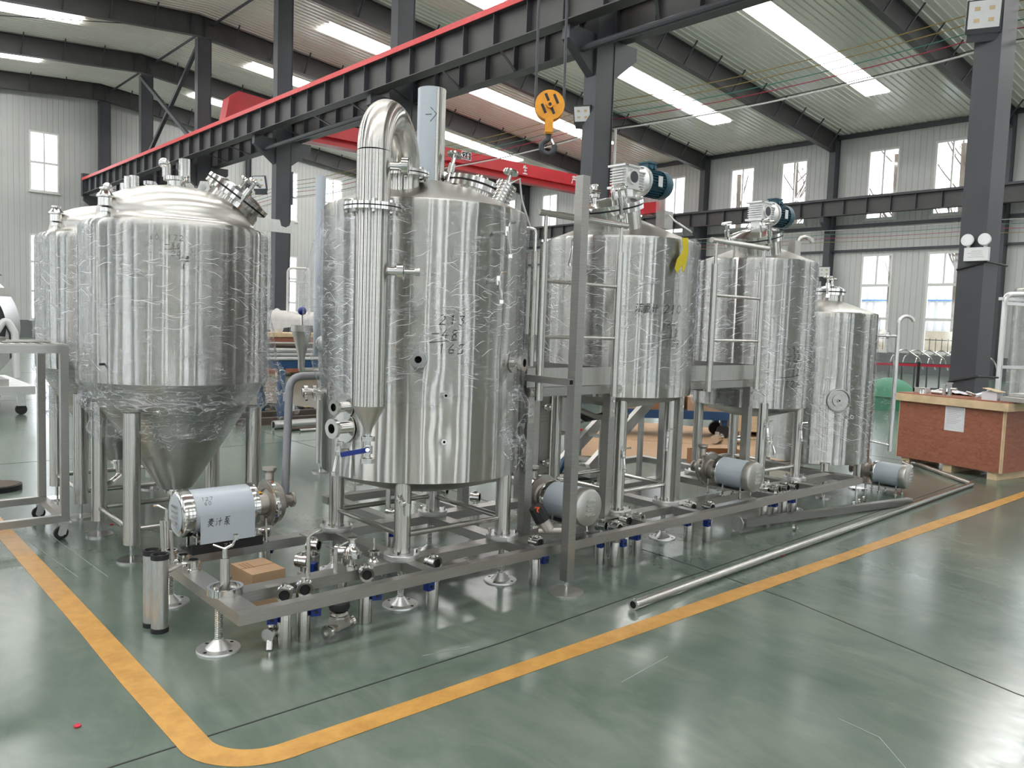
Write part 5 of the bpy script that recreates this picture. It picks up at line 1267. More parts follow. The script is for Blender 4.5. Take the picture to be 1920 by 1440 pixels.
def f_stub(t, p):
    m = MB(); m.lathe([(0.001, 0), (0.032, 0), (0.032, 0.012), (0.012, 0.03), (0.008, 0.06), (0.001, 0.06)], 24, Matrix.Translation(p)); clamp(m, p+Z*0.055, Z, 0.032); m.cyl(p+Z*0.06, p+Z*0.135, 0.005, n=8); m.build('reducer', 'fitting', t)
sitting('reducer_cap', 'small clamped cone cap with thin rod beside the kettle leg flange', 'fitting', 2.325, 3.70, f_stub)
def f_rod(h):
    def f(t, p):
        MB().cyl(p, p+Z*h, 0.011, n=14).build('rod', 'tube', t)
        m = MB(); m.tube([p+Z*h, p+Z*(h+0.015)+Vector((.03, -.02, 0.01)), p+Z*(h+0.04)+Vector((.05, -.04, 0.0))], 0.0055, 8).tube([p+Z*h, p+Z*(h+0.018)-Vector((.04, -.02, 0))], 0.0045, 8); m.build('wing_clip', 'fitting', t)
    return f
sitting('clip_rod', 'thin upright rod with a wing clip on the middle beam, the taller one', 'fitting', 1.93, 3.69, f_rod(0.205))
sitting('clip_rod', 'thin upright rod with a wing clip on the middle beam, the shorter one', 'fitting', 2.08, 3.68, f_rod(0.12))
def f_stand(t, p):
    MB().cyl(p, p+Z*0.17, 0.022, n=22).build('tube_body', 'tube', t)
    MB().cyl(p+Z*0.17, p+Z*0.215, 0.012, n=16).build('tube_neck', 'fitting', t)
    m = MB(); m.tube([p+Z*0.215, p+Z*0.235+Vector((.03, -.02, 0.0)), p+Z*0.27+Vector((.04, -.03, 0))], 0.006, 8).tube([p+Z*0.215, p+Z*0.235-Vector((.045, -.03, 0))], 0.005, 8).cyl(p+Z*0.26+Vector((.04, -.03, 0)), p+Z*0.285+Vector((.04, -.03, 0)), 0.012, n=10); m.build('wing_clip', 'fitting', t)
sitting('spray_lance', 'short upright tube with wing clip standing within a ring on the skid corner', 'fitting', 1.495, 3.685, f_stand)
def f_ring(t, p):
    T = Matrix.Translation(p)
    MB().lathe([(0.068, 0.0), (0.083, 0.0), (0.083, 0.035), (0.068, 0.035), (0.068, 0.0)], 40, T).build('ring_body', 'fitting', t)
    MB().lathe([(0.055, 0.004), (0.068, 0.004), (0.068, 0.010), (0.055, 0.010), (0.055, 0.004)], 36, T).build('inner_lip', 'fitting', t)
    MB().bar(p+Vector((-.05, -.04, .04)), p+Vector((.05, .05, .055)), 0.006, 0.01).build('latch_rod', 'fitting', t)
sitting('clamp_ring', 'large polished clamp ring lying on the skid corner above the levelling foot', 'clamp', 1.497, 3.685, f_ring)
# cluster of butterfly valves with long levers on the end beam
def bfly(label, x, y, rz, lever, up=True):
    t = thing('butterfly_valve', label, 'valve', (x, y, ZT), rz, group='butterfly valves on the end beam'); M_ = WM[t.name]
    v = MB(M_).lathe([(0.023, 0.0), (0.034, 0.0), (0.034, 0.014), (0.030, 0.017), (0.030, 0.042), (0.034, 0.045), (0.034, 0.06), (0.023, 0.06), (0.022, 0.03), (0.023, 0.0)], 26).build('valve_body', 'fitting', t)
    MB(M_).cyl((0, 0, 0.026), (0, 0, 0.032), 0.023, n=20).build('disc', 'rubber', v)
    MB(M_).cyl((-0.034, 0, 0.03), (-0.062, 0, 0.03), 0.013, n=12).build('stem', 'fitting', v)
    if up: MB(M_).bar((-0.058, 0, 0.03), (-0.07, 0.0, 0.03+lever), 0.022, 0.006, (1, 0, 0)).build('lever', 'plate_steel', t)
    else: MB(M_).bar((-0.058, 0.01, 0.034), (-0.058, -lever, 0.028), 0.024, 0.007).build('lever', 'plate_steel', t)
bfly('butterfly valve on the end beam with long lever pointing towards the two filter tubes', 1.50, 4.10, -0.95, 0.13, False)
bfly('butterfly valve on the end beam with upright lever beside the filter tubes', 1.49, 4.22, 0.2, 0.17)
bfly('butterfly valve beside the pump cap on the end beam with short upright lever', 1.47, 4.34, 0.5, 0.20)
t = thing('level_tube', 'upright polished tube with clamp beside the lettered pump cap', 'fitting', (1.478, 4.435, ZT))
p = Vector((1.478, 4.435, ZT)); MB().cyl(p, p+Z*0.20, 0.021, n=22).cyl(p+Z*0.20, p+Z*0.255, 0.010, n=14).build('tube_body', 'tube', t)
MB().tube([p+Z*0.255, p+Z*0.27+Vector((-.04, 0.02, 0.01)), p+Z*0.26+Vector((-.06, .03, .02))], 0.007, 8).build('wing_clip', 'fitting', t)
m = MB(); q = Vector((1.66, 4.40, ZT)); 
t = thing('union_fitting', 'small polished union with wing clip under the film flap of the lettered pump', 'fitting', tuple(q))
MB().cyl(q, q+Z*0.06, 0.018, n=16).cyl(q+Z*0.06, q+Z*0.075, 0.026, n=16).cyl(q+Z*0.075, q+Z*0.12, 0.014, n=12).build('union', 'fitting', t)
# filter tubes standing on the floor
def filt(label, x, y):
    t = thing('filter_tube', label, 'filter', (x, y, 0), group='filter tubes')
    MB().cyl((x, y, 0.012), (x, y, 0.375), 0.0405, n=36).build('mesh_tube', 'mesh_steel', t)
    MB().lathe([(0.001, 0), (0.043, 0), (0.043, 0.022), (0.040, 0.024)], 36, Matrix.Translation((x, y, 0))).build('end_cap', 'rubber', t)
    o = MB().lathe([(0.040, 0.37), (0.0435, 0.37), (0.0435, 0.395), (0.034, 0.395), (0.032, 0.375), (0.001, 0.375)], 36, Matrix.Translation((x, y, 0))).build('end_cap', 'rubber', t)
    MB().cyl((x, y, 0.3755), (x, y, 0.379), 0.03, n=30).build('cap_recess', 'plate_steel', o)
filt('grey mesh filter tube with black end caps standing in front of its twin', 1.325, 4.075)
filt('grey mesh filter tube with black end caps standing behind its twin', 1.318, 4.175)
# cardboard box
t = thing('cardboard_box', 'closed brown cardboard box on the floor under the open end of the skid', 'box', (1.86, 4.09, 0))
bc, bw = Vector((1.84, 4.12, 0)), 0.2
M_ = Matrix.Translation((1.845, 4.10, 0)) @ Matrix.Rotation(math.radians(3), 4, 'Z')
MB(M_).bx(-0.095, 0.095, -0.125, 0.125, 0, 0.235).build('carton', 'cardboard', t)
m = MB(M_); S = lambda u, v: Vector((u, v, 0.2362))
for k in range(3): m.add([M_.inverted() @ (M_ @ Vector((x, y, 0.2362))) for x, y in ((-0.07+k*0.02, 0.09), (-0.062+k*0.02, 0.09), (-0.062+k*0.02, 0.0-k*0.01), (-0.07+k*0.02, 0.0-k*0.01))], [(0, 1, 2, 3)])
m.build('carton_print', 'cardboard_dark', t)
MB(M_).bx(-0.096, 0.096, -0.004, 0.004, 0.235, 0.2358).build('flap_joint', 'cardboard_dark', t)
# black handled valve on the skid by the second pump
t = thing('handwheel_valve', 'cast valve with black handwheel and orange cap behind the tall square post', 'valve', (3.42, 3.58, ZT))
c = Vector((3.47, 3.52, ZT+0.05))
MB().cyl(c+Vector((-.06, .03, 0)), c+Vector((.07, -.05, 0)), 0.022, n=16).cyl(c+Vector((.07, -.05, 0)), c+Vector((.085, -.06, 0)), 0.036, n=20).build('body', 'cast_steel', t)
MB().cyl(c+Vector((.085, -.06, 0)), c+Vector((.087, -.0615, 0)), 0.026, n=20).build('bore', 'black_gap', t)
MB().cyl(c+Vector((0, 0, .01)), c+Vector((-.03, .02, .065)), 0.045, 0.04, 16).build('bonnet', 'cast_steel', t)
hw = MB().cyl(c+Vector((-.03, .02, .065)), c+Vector((-.075, .045, .15)), 0.052, 0.045, 10).build('handwheel', 'rubber', t)
MB().cyl(c+Vector((-.075, .035, .135)), c+Vector((-.082, .0, .14)), 0.018, n=14).build('orange_cap', 'orange_tag', hw)
# loose fittings lying by the skid: small clamps
for i, (x, y, z) in enumerate(((3.86, 3.66, ZT), (4.10, 3.56, 0.0), (6.02, 3.28, 0.0), (7.35, 3.42, 0), (7.52, 3.45, 0), (7.68, 3.48, 0), (5.98, 3.44, ZT))):
    p = Vector((x, y, z+0.024))
    t = thing('pipe_clamp', 'loose polished pipe clamp %s' % ['on the middle beam near the pump behind the square post', 'on the floor by the valves past the square post', 'on the floor beside the lying square tube', 'on the floor beyond the lying square tube, first of three', 'on the floor beyond the lying square tube, middle of three', 'on the floor beyond the lying square tube, last of three', 'on the skid edge behind the pump by the lauter vessel'][i], 'clamp', (x, y, z))
    m = MB(); m.washer(p-Z*0.0, (0.3, -1, 0.2), 0.02, 0.026, 0.02, 18); m.bar(p+Vector((.02, 0, 0)), p+Vector((.06, .01, 0)), 0.012, 0.014); m.cyl(p+Vector((.04, -.02, -.01)), p+Vector((.04, .025, .01)), 0.006, n=8); m.build('clamp_body', 'fitting', t)

# ------------------------------------------------------------------ long pipe, lying tube
t = thing('long_pipe', 'long polished pipe on the floor with flanged mouth and bent far end', 'pipe', (3.5, 2.85, 0))
P0, P1 = Vector((3.52, 2.857, 0.030)), Vector((9.53, 3.14, 0.028))
MB().tube([P0, P1, (10.42, 4.10, 0.028), (10.38, 4.25, 0.028), (10.1, 4.02, 0.028)], 0.0235, 20, 0.10).build('pipe_body', 'tube', t)
d_ = (P1-P0).normalized()
o = MB().washer(P0-d_*0.006, d_, 0.021, 0.034, 0.014, 28).build('ferrule', 'fitting', t)
MB().cyl(P0-d_*0.002, P0+d_*0.004, 0.0215, n=24).build('pipe_mouth', 'black_gap', o)
t = thing('lying_post', 'square steel tube with round foot plate lying on the floor beside the skid', 'post', (5.6, 3.5, 0))
a, b = Vector((5.66, 3.515, 0.062)), Vector((7.94, 3.15, 0.032)); d_ = (b-a).normalized()
MB().bar(a, b, 0.06, 0.06).build('shaft', 'frame_steel', t)
MB().cyl(a-d_*0.075, a-d_*0.065, 0.062, n=40).cyl(a-d_*0.065, a, 0.010, n=10).build('foot_plate', 'plate_steel', t)
for i, (x, y) in enumerate(((0.62, 4.62), (0.77, 3.30), (1.72, 6.35), (5.27, 2.94), (1.60, 6.18))):
    t = thing('red_scrap', 'tiny red plastic scrap on the floor %s' % ['outside the lane line beside the filter tubes', 'outside the lane line near its rounded corner', 'beyond the foot of the wrapped tank', 'beside the long pipe', 'at the foot plate of the wrapped tank'][i], 'scrap', (x, y, 0), group='red plastic scraps')
    m = MB(); m.ring((x, y, 0.004), (0, 0, 1), 0.010, 0.004, 12, 6); m.build('scrap', 'rail_red', t) if False else m.bx(x-.012, x+.010, y-.006, y+.008, 0, .006).build('scrap', 'ribbon_red', t)

# ------------------------------------------------------------------ crate and what lies on it
cr = thing('plywood_crate', 'reddish plywood crate with pale pine rim and a paper in a plastic sleeve', 'crate', (10.5, 3.7, 0))
cu = Vector((10.159-10.381, 3.067-4.32, 0)); W_ = cu.length; cu.normalize(); cv = Vector((-cu.y, cu.x, 0)); cv = cv if cv.x > 0 else -cv
M_ = Matrix(((cu.x, cv.x, 0, 10.381), (cu.y, cv.y, 0, 4.32), (0, 0, 1, 0), (0, 0, 0, 1))); Dp = 0.70; HC = 0.80
MB(M_).bx(0, W_, 0, 0.012, 0.09, HC).build('front_panel', 'red_plywood', cr); MB(M_).bx(0, W_, Dp-0.012, Dp, 0.09, HC).build('rear_panel', 'red_plywood', cr)
MB(M_).bx(0, 0.012, 0.012, Dp-0.012, 0.09, HC).build('end_panel', 'red_plywood', cr); MB(M_).bx(W_-0.012, W_, 0.012, Dp-0.012, 0.09, HC).build('end_panel', 'red_plywood', cr)
for x in (-0.006, W_): MB(M_).bx(x, x+0.006, -0.004, 0.02, 0.09, HC).bx(x, x+0.006, Dp-0.03, Dp, 0.09, HC).build('edge_batten', 'pine', cr)
MB(M_).bx(W_-0.022, W_-0.004, -0.004, 0.0, 0.09, HC).build('edge_batten', 'pine', cr)
ov = 0.05
MB(M_).bx(-ov, W_+ov, -ov, 0.0-0.01, HC, HC+0.09).build('rim_board', 'pine', cr); MB(M_).bx(-ov, W_+ov, Dp+0.01, Dp+ov, HC, HC+0.09).build('rim_board', 'pine', cr)
MB(M_).bx(-ov, -0.0, -0.01, Dp+0.01, HC, HC+0.09).build('rim_board', 'pine', cr); MB(M_).bx(W_, W_+ov, -0.01, Dp+0.01, HC, HC+0.09).build('rim_board', 'pine', cr)
MB(M_).bx(-ov+0.03, W_+ov-0.01, -ov+0.02, Dp+ov-0.01, HC+0.09, HC+0.102).build('lid_panel', 'red_plywood', cr)
for x in (0.05, W_/2-0.05, W_-0.16): MB(M_).bx(x, x+0.11, 0.02, Dp-0.02, 0.0, 0.09).build('runner', 'pine', cr)
o = MB(M_).bx(W_*0.46, W_*0.46+0.235, -0.004, -0.001, HC-0.30, HC-0.012).build('plastic_sleeve', 'crumpled_film' if False else 'white_plastic', cr)
MB(M_).bx(W_*0.46+0.012, W_*0.46+0.222, -0.007, -0.0045, HC-0.265, HC-0.014).build('paper_sheet', 'paper', o)
m = MB(M_)
for k in range(9): m.bx(W_*0.46+0.03, W_*0.46+0.20-0.03*(k % 3), -0.0078, -0.0072, HC-0.05-k*0.02, HC-0.046-k*0.02)
m.build('paper_print', 'cast_steel', o)
ZC = HC+0.102
def on_crate(u, v, z=0): return M_ @ Vector((u, v, ZC+z))
def crate_item(name, label, cat, u, v):
    p = on_crate(u, v); return thing(name, label, cat, tuple(p)), p
t, p = crate_item('pipe_tee', 'polished pipe tee standing upright on the crate lid', 'fitting', 0.56, 0.10)
MB().cyl(p, p+Z*0.16, 0.024, n=18).cyl(p, p+Z*0.012, 0.04, n=18).cyl(p+Z*0.15, p+Z*0.165, 0.04, n=18).cyl(p+Z*0.09, p+Z*0.09+cu*0.08, 0.018, n=14).build('tee_body', 'fitting', t)
t, p = crate_item('pipe_reducer', 'small polished pipe piece beside the taller tee on the crate lid', 'fitting', 0.47, 0.14)
MB().cyl(p, p+Z*0.13, 0.02, n=16).cyl(p+Z*0.115, p+Z*0.13, 0.034, n=16).cyl(p+Z*0.07, p+Z*0.07-cu*0.06, 0.015, n=12).build('body', 'fitting', t)
t, p = crate_item('pipe_stub', 'short flanged pipe stub near the far corner of the crate lid', 'fitting', 0.22, 0.10)
MB().lathe([(0.001, 0), (0.04, 0), (0.026, 0.05), (0.03, 0.07), (0.001, 0.07)], 18, Matrix.Translation(p)).build('body', 'fitting', t)
t, p = crate_item('square_tube', 'short square tube with open dark mouth on the crate lid', 'tube', 0.10, 0.16)
MB().bar(p+Z*0.035-cu*0.03, p+Z*0.035+cu*0.1+cv*0.12, 0.06, 0.06).build('tube', 'plate_steel', t); MB().bar(p+Z*0.035-cu*0.032-cv*.0024, p+Z*0.035-cu*0.03-cv*.0022, 0.05, 0.05).build('tube_mouth', 'black_gap', t)
t, p = crate_item('pipe_coupling', 'pale pipe coupling lying between the stub and the tee', 'fitting', 0.36, 0.2)
MB().cyl(p+Z*0.025-cu*0.08, p+Z*0.025+cu*0.06, 0.024, n=18).build('body', 'alu', t)
t, p = crate_item('clamp_ring', 'polished clamp with ring lying on the crate lid beside the paper box', 'clamp', 0.80, 0.14)
MB().ring(p+Z*0.045, (0.3, -0.3, 0.9), 0.055, 0.012, 24, 8).build('ring_body', 'fitting', t); MB().cyl(p+Z*0.03, p+Z*0.05, 0.03, n=18).bar(p+cu*0.05+Z*0.02, p+cu*0.16+Z*0.06, 0.03, 0.02).bar(p+cu*0.16+Z*0.06, p+cu*0.2+Z*0.12, 0.03, 0.014).build('clamp_arm', 'fitting', t)
t, p = crate_item('paper_box', 'small white paper box with lifted lid on the crate', 'box', 1.05, 0.12)
MB().bar(p-cu*0.085+Z*0.046, p+cu*0.085+Z*0.046, 0.13, 0.092).build('carton', 'paper', t); MB().bar(p-cu*0.07+Z*0.135-cv*0.02, p+cu*0.12+Z*0.10-cv*0.02, 0.14, 0.006).build('lid_flap', 'pine', t)
t, p = crate_item('sheet_metal_cover', 'grey folded sheet metal cover resting across the crate end', 'cover', 1.30, 0.30)
m = MB(); q = p-cu*0.12; e = p+cu*0.62
m.bar(q+Z*0.03-cv*0.12, e+Z*0.03-cv*0.12, 0.28, 0.05).bar(q+Z*0.075+cv*0.02+cu*0.02, e+Z*0.085+cv*0.02, 0.30, 0.035); m.build('cover', 'plate_steel', t)
t, p = crate_item('paper_sheets', 'pile of crumpled white paper sheets at the back of the crate lid', 'paper', 0.35, 0.50)
rnd = random.Random(5); vs = []; 
for i in range(13):
    for j in range(8): vs.append(p+cu*(-0.2+i*0.055)+cv*(-0.14+j*0.04)+Z*(0.01+0.05*math.sin(i*.4)*math.sin(j*.6+.3)+rnd.random()*0.018))
MB().add(vs, [(i*8+j, (i+1)*8+j, (i+1)*8+j+1, i*8+j+1) for i in range(12) for j in range(7)]).build('sheet', 'paper', t, sharp=180)

# ------------------------------------------------------------------ trolley at the open side
ct = thing('steel_trolley', 'square tube steel trolley on castors with perforated top beside the wrapped tanks', 'trolley', (0.6, 6.45, 0))
x0, x1, y0, y1, HT = -0.35, 1.385, 6.11, 6.80, 1.335
for x, y in ((x0, y0), (x1, y0), (x0, y1), (x1, y1), (0.93, y0)):
    MB().bx(x-0.05, x, y, y+0.05, 0.17, HT-0.05).build('leg', 'frame_steel', ct)
for z in (0.12, HT-0.05):
    MB().bx(x0-0.05, x1, y0, y0+0.05, z, z+0.05).build('long_rail', 'frame_steel', ct); MB().bx(x0-0.05, x1, y1, y1+0.05, z, z+0.05).build('long_rail', 'frame_steel', ct)
    MB().bx(x0-0.05, x0, y0+0.05, y1, z, z+0.05).build('cross_rail', 'frame_steel', ct); MB().bx(x1-0.05, x1, y0+0.05, y1, z, z+0.05).build('cross_rail', 'frame_steel', ct)
o = MB().bx(x0-0.05, x1, y0, y1+0.05, HT, HT+0.012).build('top_plate', 'plate_steel', ct)
m = MB()
for k in range(26):
    for j in range(9):
        xx, yy = x0+0.02+k*0.064, y0+0.04+j*0.078; m.bx(xx, xx+0.036, yy, yy+0.012, HT+0.0122, HT+0.0136)
m.build('perforations', 'black_gap', o, kind='stuff')
for x, y in ((x0-0.02, y0+0.02), (x1-0.03, y0+0.02), (x0-0.02, y1+0.02), (x1-0.03, y1+0.02)):
    o = MB().bx(x-0.04, x+0.04, y-0.04, y+0.04, 0.112, 0.12).bar((x, y-0.022, 0.112), (x-0.02, y-0.022, 0.04), 0.004, 0.05, (1, 0, 0)).bar((x, y+0.022, 0.112), (x-0.02, y+0.022, 0.04), 0.004, 0.05, (1, 0, 0)).build('castor', 'alu', ct)
    MB().lathe([(0.02, -0.014), (0.042, -0.014), (0.046, -0.008), (0.046, 0.008), (0.042, 0.014), (0.02, 0.014)], 28, Matrix.Translation((x-0.02, y, 0.046)) @ align((0, 1, 0))).build('wheel', 'rubber', o)
    MB().cyl((x-0.02, y-0.016, 0.046), (x-0.02, y+0.016, 0.046), 0.022, n=16).build('wheel_hub', 'alu', o)
t = thing('steel_offcut', 'folded steel offcut lying on the trolley top', 'offcut', (0.95, 6.4, HT+0.014)); 
MB().bar((0.85, 6.35, HT+0.03), (1.02, 6.5, HT+0.03), 0.16, 0.03).bar((0.78, 6.36, HT+0.02), (0.88, 6.42, HT+0.2), 0.05, 0.01).build('offcut', 'plate_steel', t)
t = thing('steel_strips', 'thin steel strips lying loose along the trolley top', 'offcut', (1.2, 6.5, HT+0.014))
for k in range(3): MB().bar((1.02+k*0.03, 6.28+k*0.13, HT+0.018), (1.32, 6.36+k*0.13, HT+0.018), 0.04, 0.008).build('strip', 'plate_steel', t)
t = thing('floor_pad', 'round dark pad lying on the floor seen through the trolley frame', 'pad', (1.28, 8.1, 0))
MB().cyl((1.27, 8.1, 0), (1.27, 8.1, 0.045), 0.19, n=36).build('pad_rim', 'rubber', t); MB().cyl((1.27, 8.1, 0.045), (1.27, 8.1, 0.05), 0.17, n=36).build('pad_top', 'bark', t)
# ------------------------------------------------------------------ behind the skid
G = (4.38, 7.08); RG = 0.50
t = thing('wrapped_vessel', 'film wrapped vessel with funnel and tall thin pipe, half hidden behind the kettle', 'vessel', (*G, 0))
jacket(t, G, RG, 0.72, 2.15, (), 0.03)
T = Matrix.Translation((*G, 0)); MB().lathe([(RG-0.03, 2.15), (0.2, 2.24), (0.001, 2.26)], 48, T).build('top_cone', 'head', t); MB().lathe([(RG-0.02, 0.725), (0.2, 0.62), (0.001, 0.62)], 48, T).build('bottom_dish', 'head', t)
for x, y in ((4.0, 6.74), (4.0, 7.42), (4.76, 6.74), (4.76, 7.42)):
    o = leg(t, x, y, 0.10, 0.75, 0.05, False); MB().cyl((x, y, 0.01), (x, y, 0.10), 0.014, n=10).build('foot_stem', 'fitting', o); MB().cyl((x, y, 0), (x, y, 0.012), 0.085, n=30).build('foot_plate', 'fitting', o)
film(t, G, RG+0.015, 0.8, 2.12, 'stretch_film_steep', seed=51, ragged=0.05, amp=0.012)
MB().cyl((3.93, 7.38, 1.2), (3.93, 7.38, 2.98), 0.05, n=24).build('tall_pipe', 'cover_film', t)
p = Vector((3.72, 7.32, 0))
o = MB().lathe([(0.10, 1.44), (0.105, 1.44), (0.105, 1.50), (0.10, 1.50)], 28, Matrix.Translation(p)).lathe([(0.095, 1.44), (0.035, 1.20), (0.033, 1.14)], 28, Matrix.Translation(p)).build('funnel', 'plate_steel', t)
MB().tube([p+Z*1.15, p+Z*1.05, p+Vector((0.16, 0, 1.05)), p+Vector((0.28, -.05, 1.05))], 0.033, 14, 0.08).build('funnel_pipe', 'plate_steel', o)
MB().cyl(p+Z*1.44, p+Z*1.60, 0.01, n=10).build('float_rod', 'fitting', o); MB().ball(p+Z*1.64, 0.042).build('float_knob', 'mark_blue', o, label='blue ball knob')
MB().cyl((3.90, 7.25, 1.0), (3.90, 7.25, 1.24), 0.028, n=16).build('sight_tube', 'fitting', t); MB().ball((3.90, 7.22, 1.33), 0.075).build('sight_globe', 'alu', t)

# blue rack with pipes
t = thing('pipe_rack', 'dark blue steel rack standing behind the kettle', 'rack', (5.6, 11.25, 0))
MB().bx(5.24, 7.6, 11.2, 11.3, 0.80, 0.91).bx(5.24, 7.6, 11.9, 12.0, 0.80, 0.91).build('top_beam', 'rack_blue', t)
for x in (5.24, 7.5): MB().bx(x, x+0.1, 11.3, 11.9, 0.81, 0.90).build('end_beam', 'rack_blue', t)
for x in (5.40, 7.3):
    for y in (11.21, 11.9): o = MB().bx(x-0.045, x+0.045, y, y+0.09, 0.03, 0.80).build('leg', 'rack_blue', t); MB().bx(x-0.09, x+0.09, y-0.04, y+0.13, 0.0, 0.03).build('foot_plate', 'rack_blue', o)
k = 0
for row, z in enumerate((0.945, 1.01, 1.075, 1.14)):
    for j in range(5):
        y = 11.22+j*0.15+0.03*(row % 2); x = 4.9+0.25*((k*7) % 5)*0.3
        t = thing('stock_pipe', 'stock pipe in the %s layer on the blue rack, %s from the kettle side' % (['lowest', 'second', 'third', 'top'][row], NTH[j]), 'pipe', (x, y, z), group='stock pipes on the blue rack')
        MB().cyl((x, y, z), (x+2.9, y+0.04, z), 0.033, n=12).build('pipe_body', 'old_pipe' if k % 4 == 3 else 'alu', t); k += 1
for i, (y, z, r, m_) in enumerate(((11.75, 0.05, 0.05, 'old_pipe'), (11.05, 0.05, 0.05, 'old_pipe'), (10.55, 0.06, 0.06, 'alu'), (10.30, 0.025, 0.025, 'old_pipe'), (10.15, 0.02, 0.02, 'alu'))):
    x = 4.6 if i < 2 else 4.75+0.1*i
    t = thing('floor_bar', '%s lying on the floor in front of the blue rack' % ['dark steel bar farthest', 'dark steel bar second farthest', 'wide open ended pipe', 'thin dark bar', 'thin bright tube nearest'][i], 'bar', (x, y, 0), group='bars on the floor by the rack')
    if i < 2: MB().bx(x, x+3.6, y-r, y+r, 0.0, 2*r).build('bar_body', m_, t)
    else:
        MB().cyl((x, y, z), (x+3.2, y+0.1, z), r, n=16).build('bar_body', m_, t)
        MB().cyl((x-0.001, y, z), (x+0.002, y, z), r*0.8, n=16).build('bore', 'black_gap', t)
t = thing('coiled_cable', 'black cable coiled loosely on the floor behind the rack legs', 'cable', (5.9, 12.4, 0))
m = MB(); pts = []
for k in range(60): a = k*0.42; pts.append((6.0+0.35*math.cos(a)*(1+.2*math.sin(k)), 12.5+0.5*math.sin(a*.93), 0.015+0.06*abs(math.sin(k*.35))))
m.tube(pts, 0.011, 6); m.build('cable', 'cable_black', t); MB().bx(6.35, 6.45, 12.3, 12.42, 0, 0.07).build('connector', 'yellow_sticker', t)
# wrapped platform with railings
t = thing('wrapped_platform', 'film wrapped platform with white sheet on deck and two railing frames, far behind the rack', 'platform', (6.0, 12.4, 0))
M_ = Matrix.Translation((6.0, 12.6, 0)) @ Matrix.Rotation(math.radians(-44), 4, 'Z')
MB(M_).bx(-0.9, 1.3, -0.35, 0.5, 1.40, 1.50).build('deck', 'plate_steel', t)
vs = []; 
for i in range(19):
    for j in range(4): vs.append((-0.95+i*0.125, (-0.38, -0.37, -0.36, 0.5)[j], (1.38+0.03*math.sin(i*.7), 1.52, 1.62+0.05*math.sin(i*.9+1)+(0.16 if i in (3, 4, 14, 15) else 0), 1.66)[j]))
MB(M_).add(vs, [(i*4+j, (i+1)*4+j, (i+1)*4+j+1, i*4+j+1) for i in range(18) for j in range(3)]).build('white_sheet', 'cloth_white', t, sharp=180)
for x in (-0.8, 1.2):
    for y in (-0.3, 0.45): MB(M_).bx(x-0.03, x+0.03, y-0.03, y+0.03, 0, 1.40).build('leg', 'frame_steel', t)
for xa in (-0.62, 0.16):
    o = MB(M_).tube([(xa, -0.1, 1.52), (xa, -0.1, 2.36), (xa+0.36, -0.1, 2.36), (xa+0.36, -0.1, 1.52)], 0.02, 10, 0.08).bar((xa, -0.1, 2.14), (xa+0.36, -0.1, 2.14), 0.03, 0.03).bar((xa+0.18, -0.1, 1.55), (xa+0.18, -0.1, 2.14), 0.018, 0.018).build('railing_frame', 'cloth_white', t)
    m = MB(M_); m.add([(xa, -0.125, 1.54), (xa+.36, -0.125, 1.54), (xa+.36, -0.125, 2.35), (xa, -0.125, 2.35)], [(0, 1, 2, 3)], [(0, 0), (.36, 0), (.36, .8), (0, .8)]); m.build('plastic_film', 'stretch_film_steep', o)
# far crate bench and bits under the platform
def crate2(label, x, y, w_, d_, h, rz):
    t = thing('plywood_crate', label, 'crate', (x, y, 0), rz); M_ = WM[t.name]
    MB(M_).bx(-w_/2, w_/2, -d_/2, d_/2, 0.1, h).build('crate_body', 'red_plywood', t)
    MB(M_).bx(-w_/2-.04, w_/2+.04, -d_/2-.04, d_/2+.04, h, h+0.10).build('rim_board', 'pine', t)
    for k in (-1, 0, 1): MB(M_).bx(k*w_*.4-.06, k*w_*.4+.06, -d_/2, d_/2, 0, 0.1).build('runner', 'pine', t)
crate2('far reddish crate with pale rim seen under the wrapped platform', 10.2, 20.2, 2.4, 1.0, 1.02, 0.1)
t = thing('wrapped_bundle', 'film wrapped upright bundle standing on the far crate', 'bundle', (9.3, 19.7, 1.12)); MB().lathe([(0.14, 0), (0.18, .15), (0.13, .35), (0.17, .5), (0.05, .62), (0.001, .64)], 14, Matrix.Translation((9.4, 19.9, 1.12))).build('bundle', 'cloth_white', t)
t = thing('yellow_tool', 'small yellow tool lying on the far crate', 'tool', (10.0, 19.9, 1.12)); MB().bx(9.95, 10.15, 19.8, 19.95, 1.12, 1.22).bx(10.0, 10.06, 19.6, 19.8, 1.12, 1.16).build('tool_body', 'yellow_sticker', t)
# large horizontal vessel at the open side
hv = thing('horizontal_vessel', 'large film wrapped horizontal vessel on a castor frame beyond the trolley', 'vessel', (1.7, 14.0, 0))
T = Matrix.Translation((1.55, 13.6, 1.28)) @ align((0, 1, 0)); R_ = 0.88
MB().lathe([(R_, 0.0), (R_, 2.4)], 64, T).build('shell', 'alu', hv)
MB().lathe([(R_-0.16, -0.02), (R_+0.02, -0.02), (R_+0.02, 0.05), (R_, 0.05)], 64, T).build('end_ring', 'fitting', hv)
MB().lathe([(0.001, 0.03), (R_-0.1, 0.03)], 64, T).build('end_disc', 'dark_paint', hv)
MB().bx(1.75, 2.35, 13.52, 13.58, 1.72, 1.84).build('cross_plate', 'plate_steel', hv)
MB().tube([(2.05, 13.5, 0.55), (2.10, 13.48, 1.15), (2.25, 13.48, 1.42), (2.36, 13.48, 1.2), (2.38, 13.5, 0.55)], 0.05, 10, 0.15).build('curved_bracket', 'white_plastic', hv)
MB().bx(0.6, 2.62, 13.5, 15.8, 0.30, 0.42).build('castor_frame', 'alu', hv)
MB().bx(1.0, 2.3, 13.6, 15.7, 0.42, 0.52).build('saddle', 'plate_steel', hv)
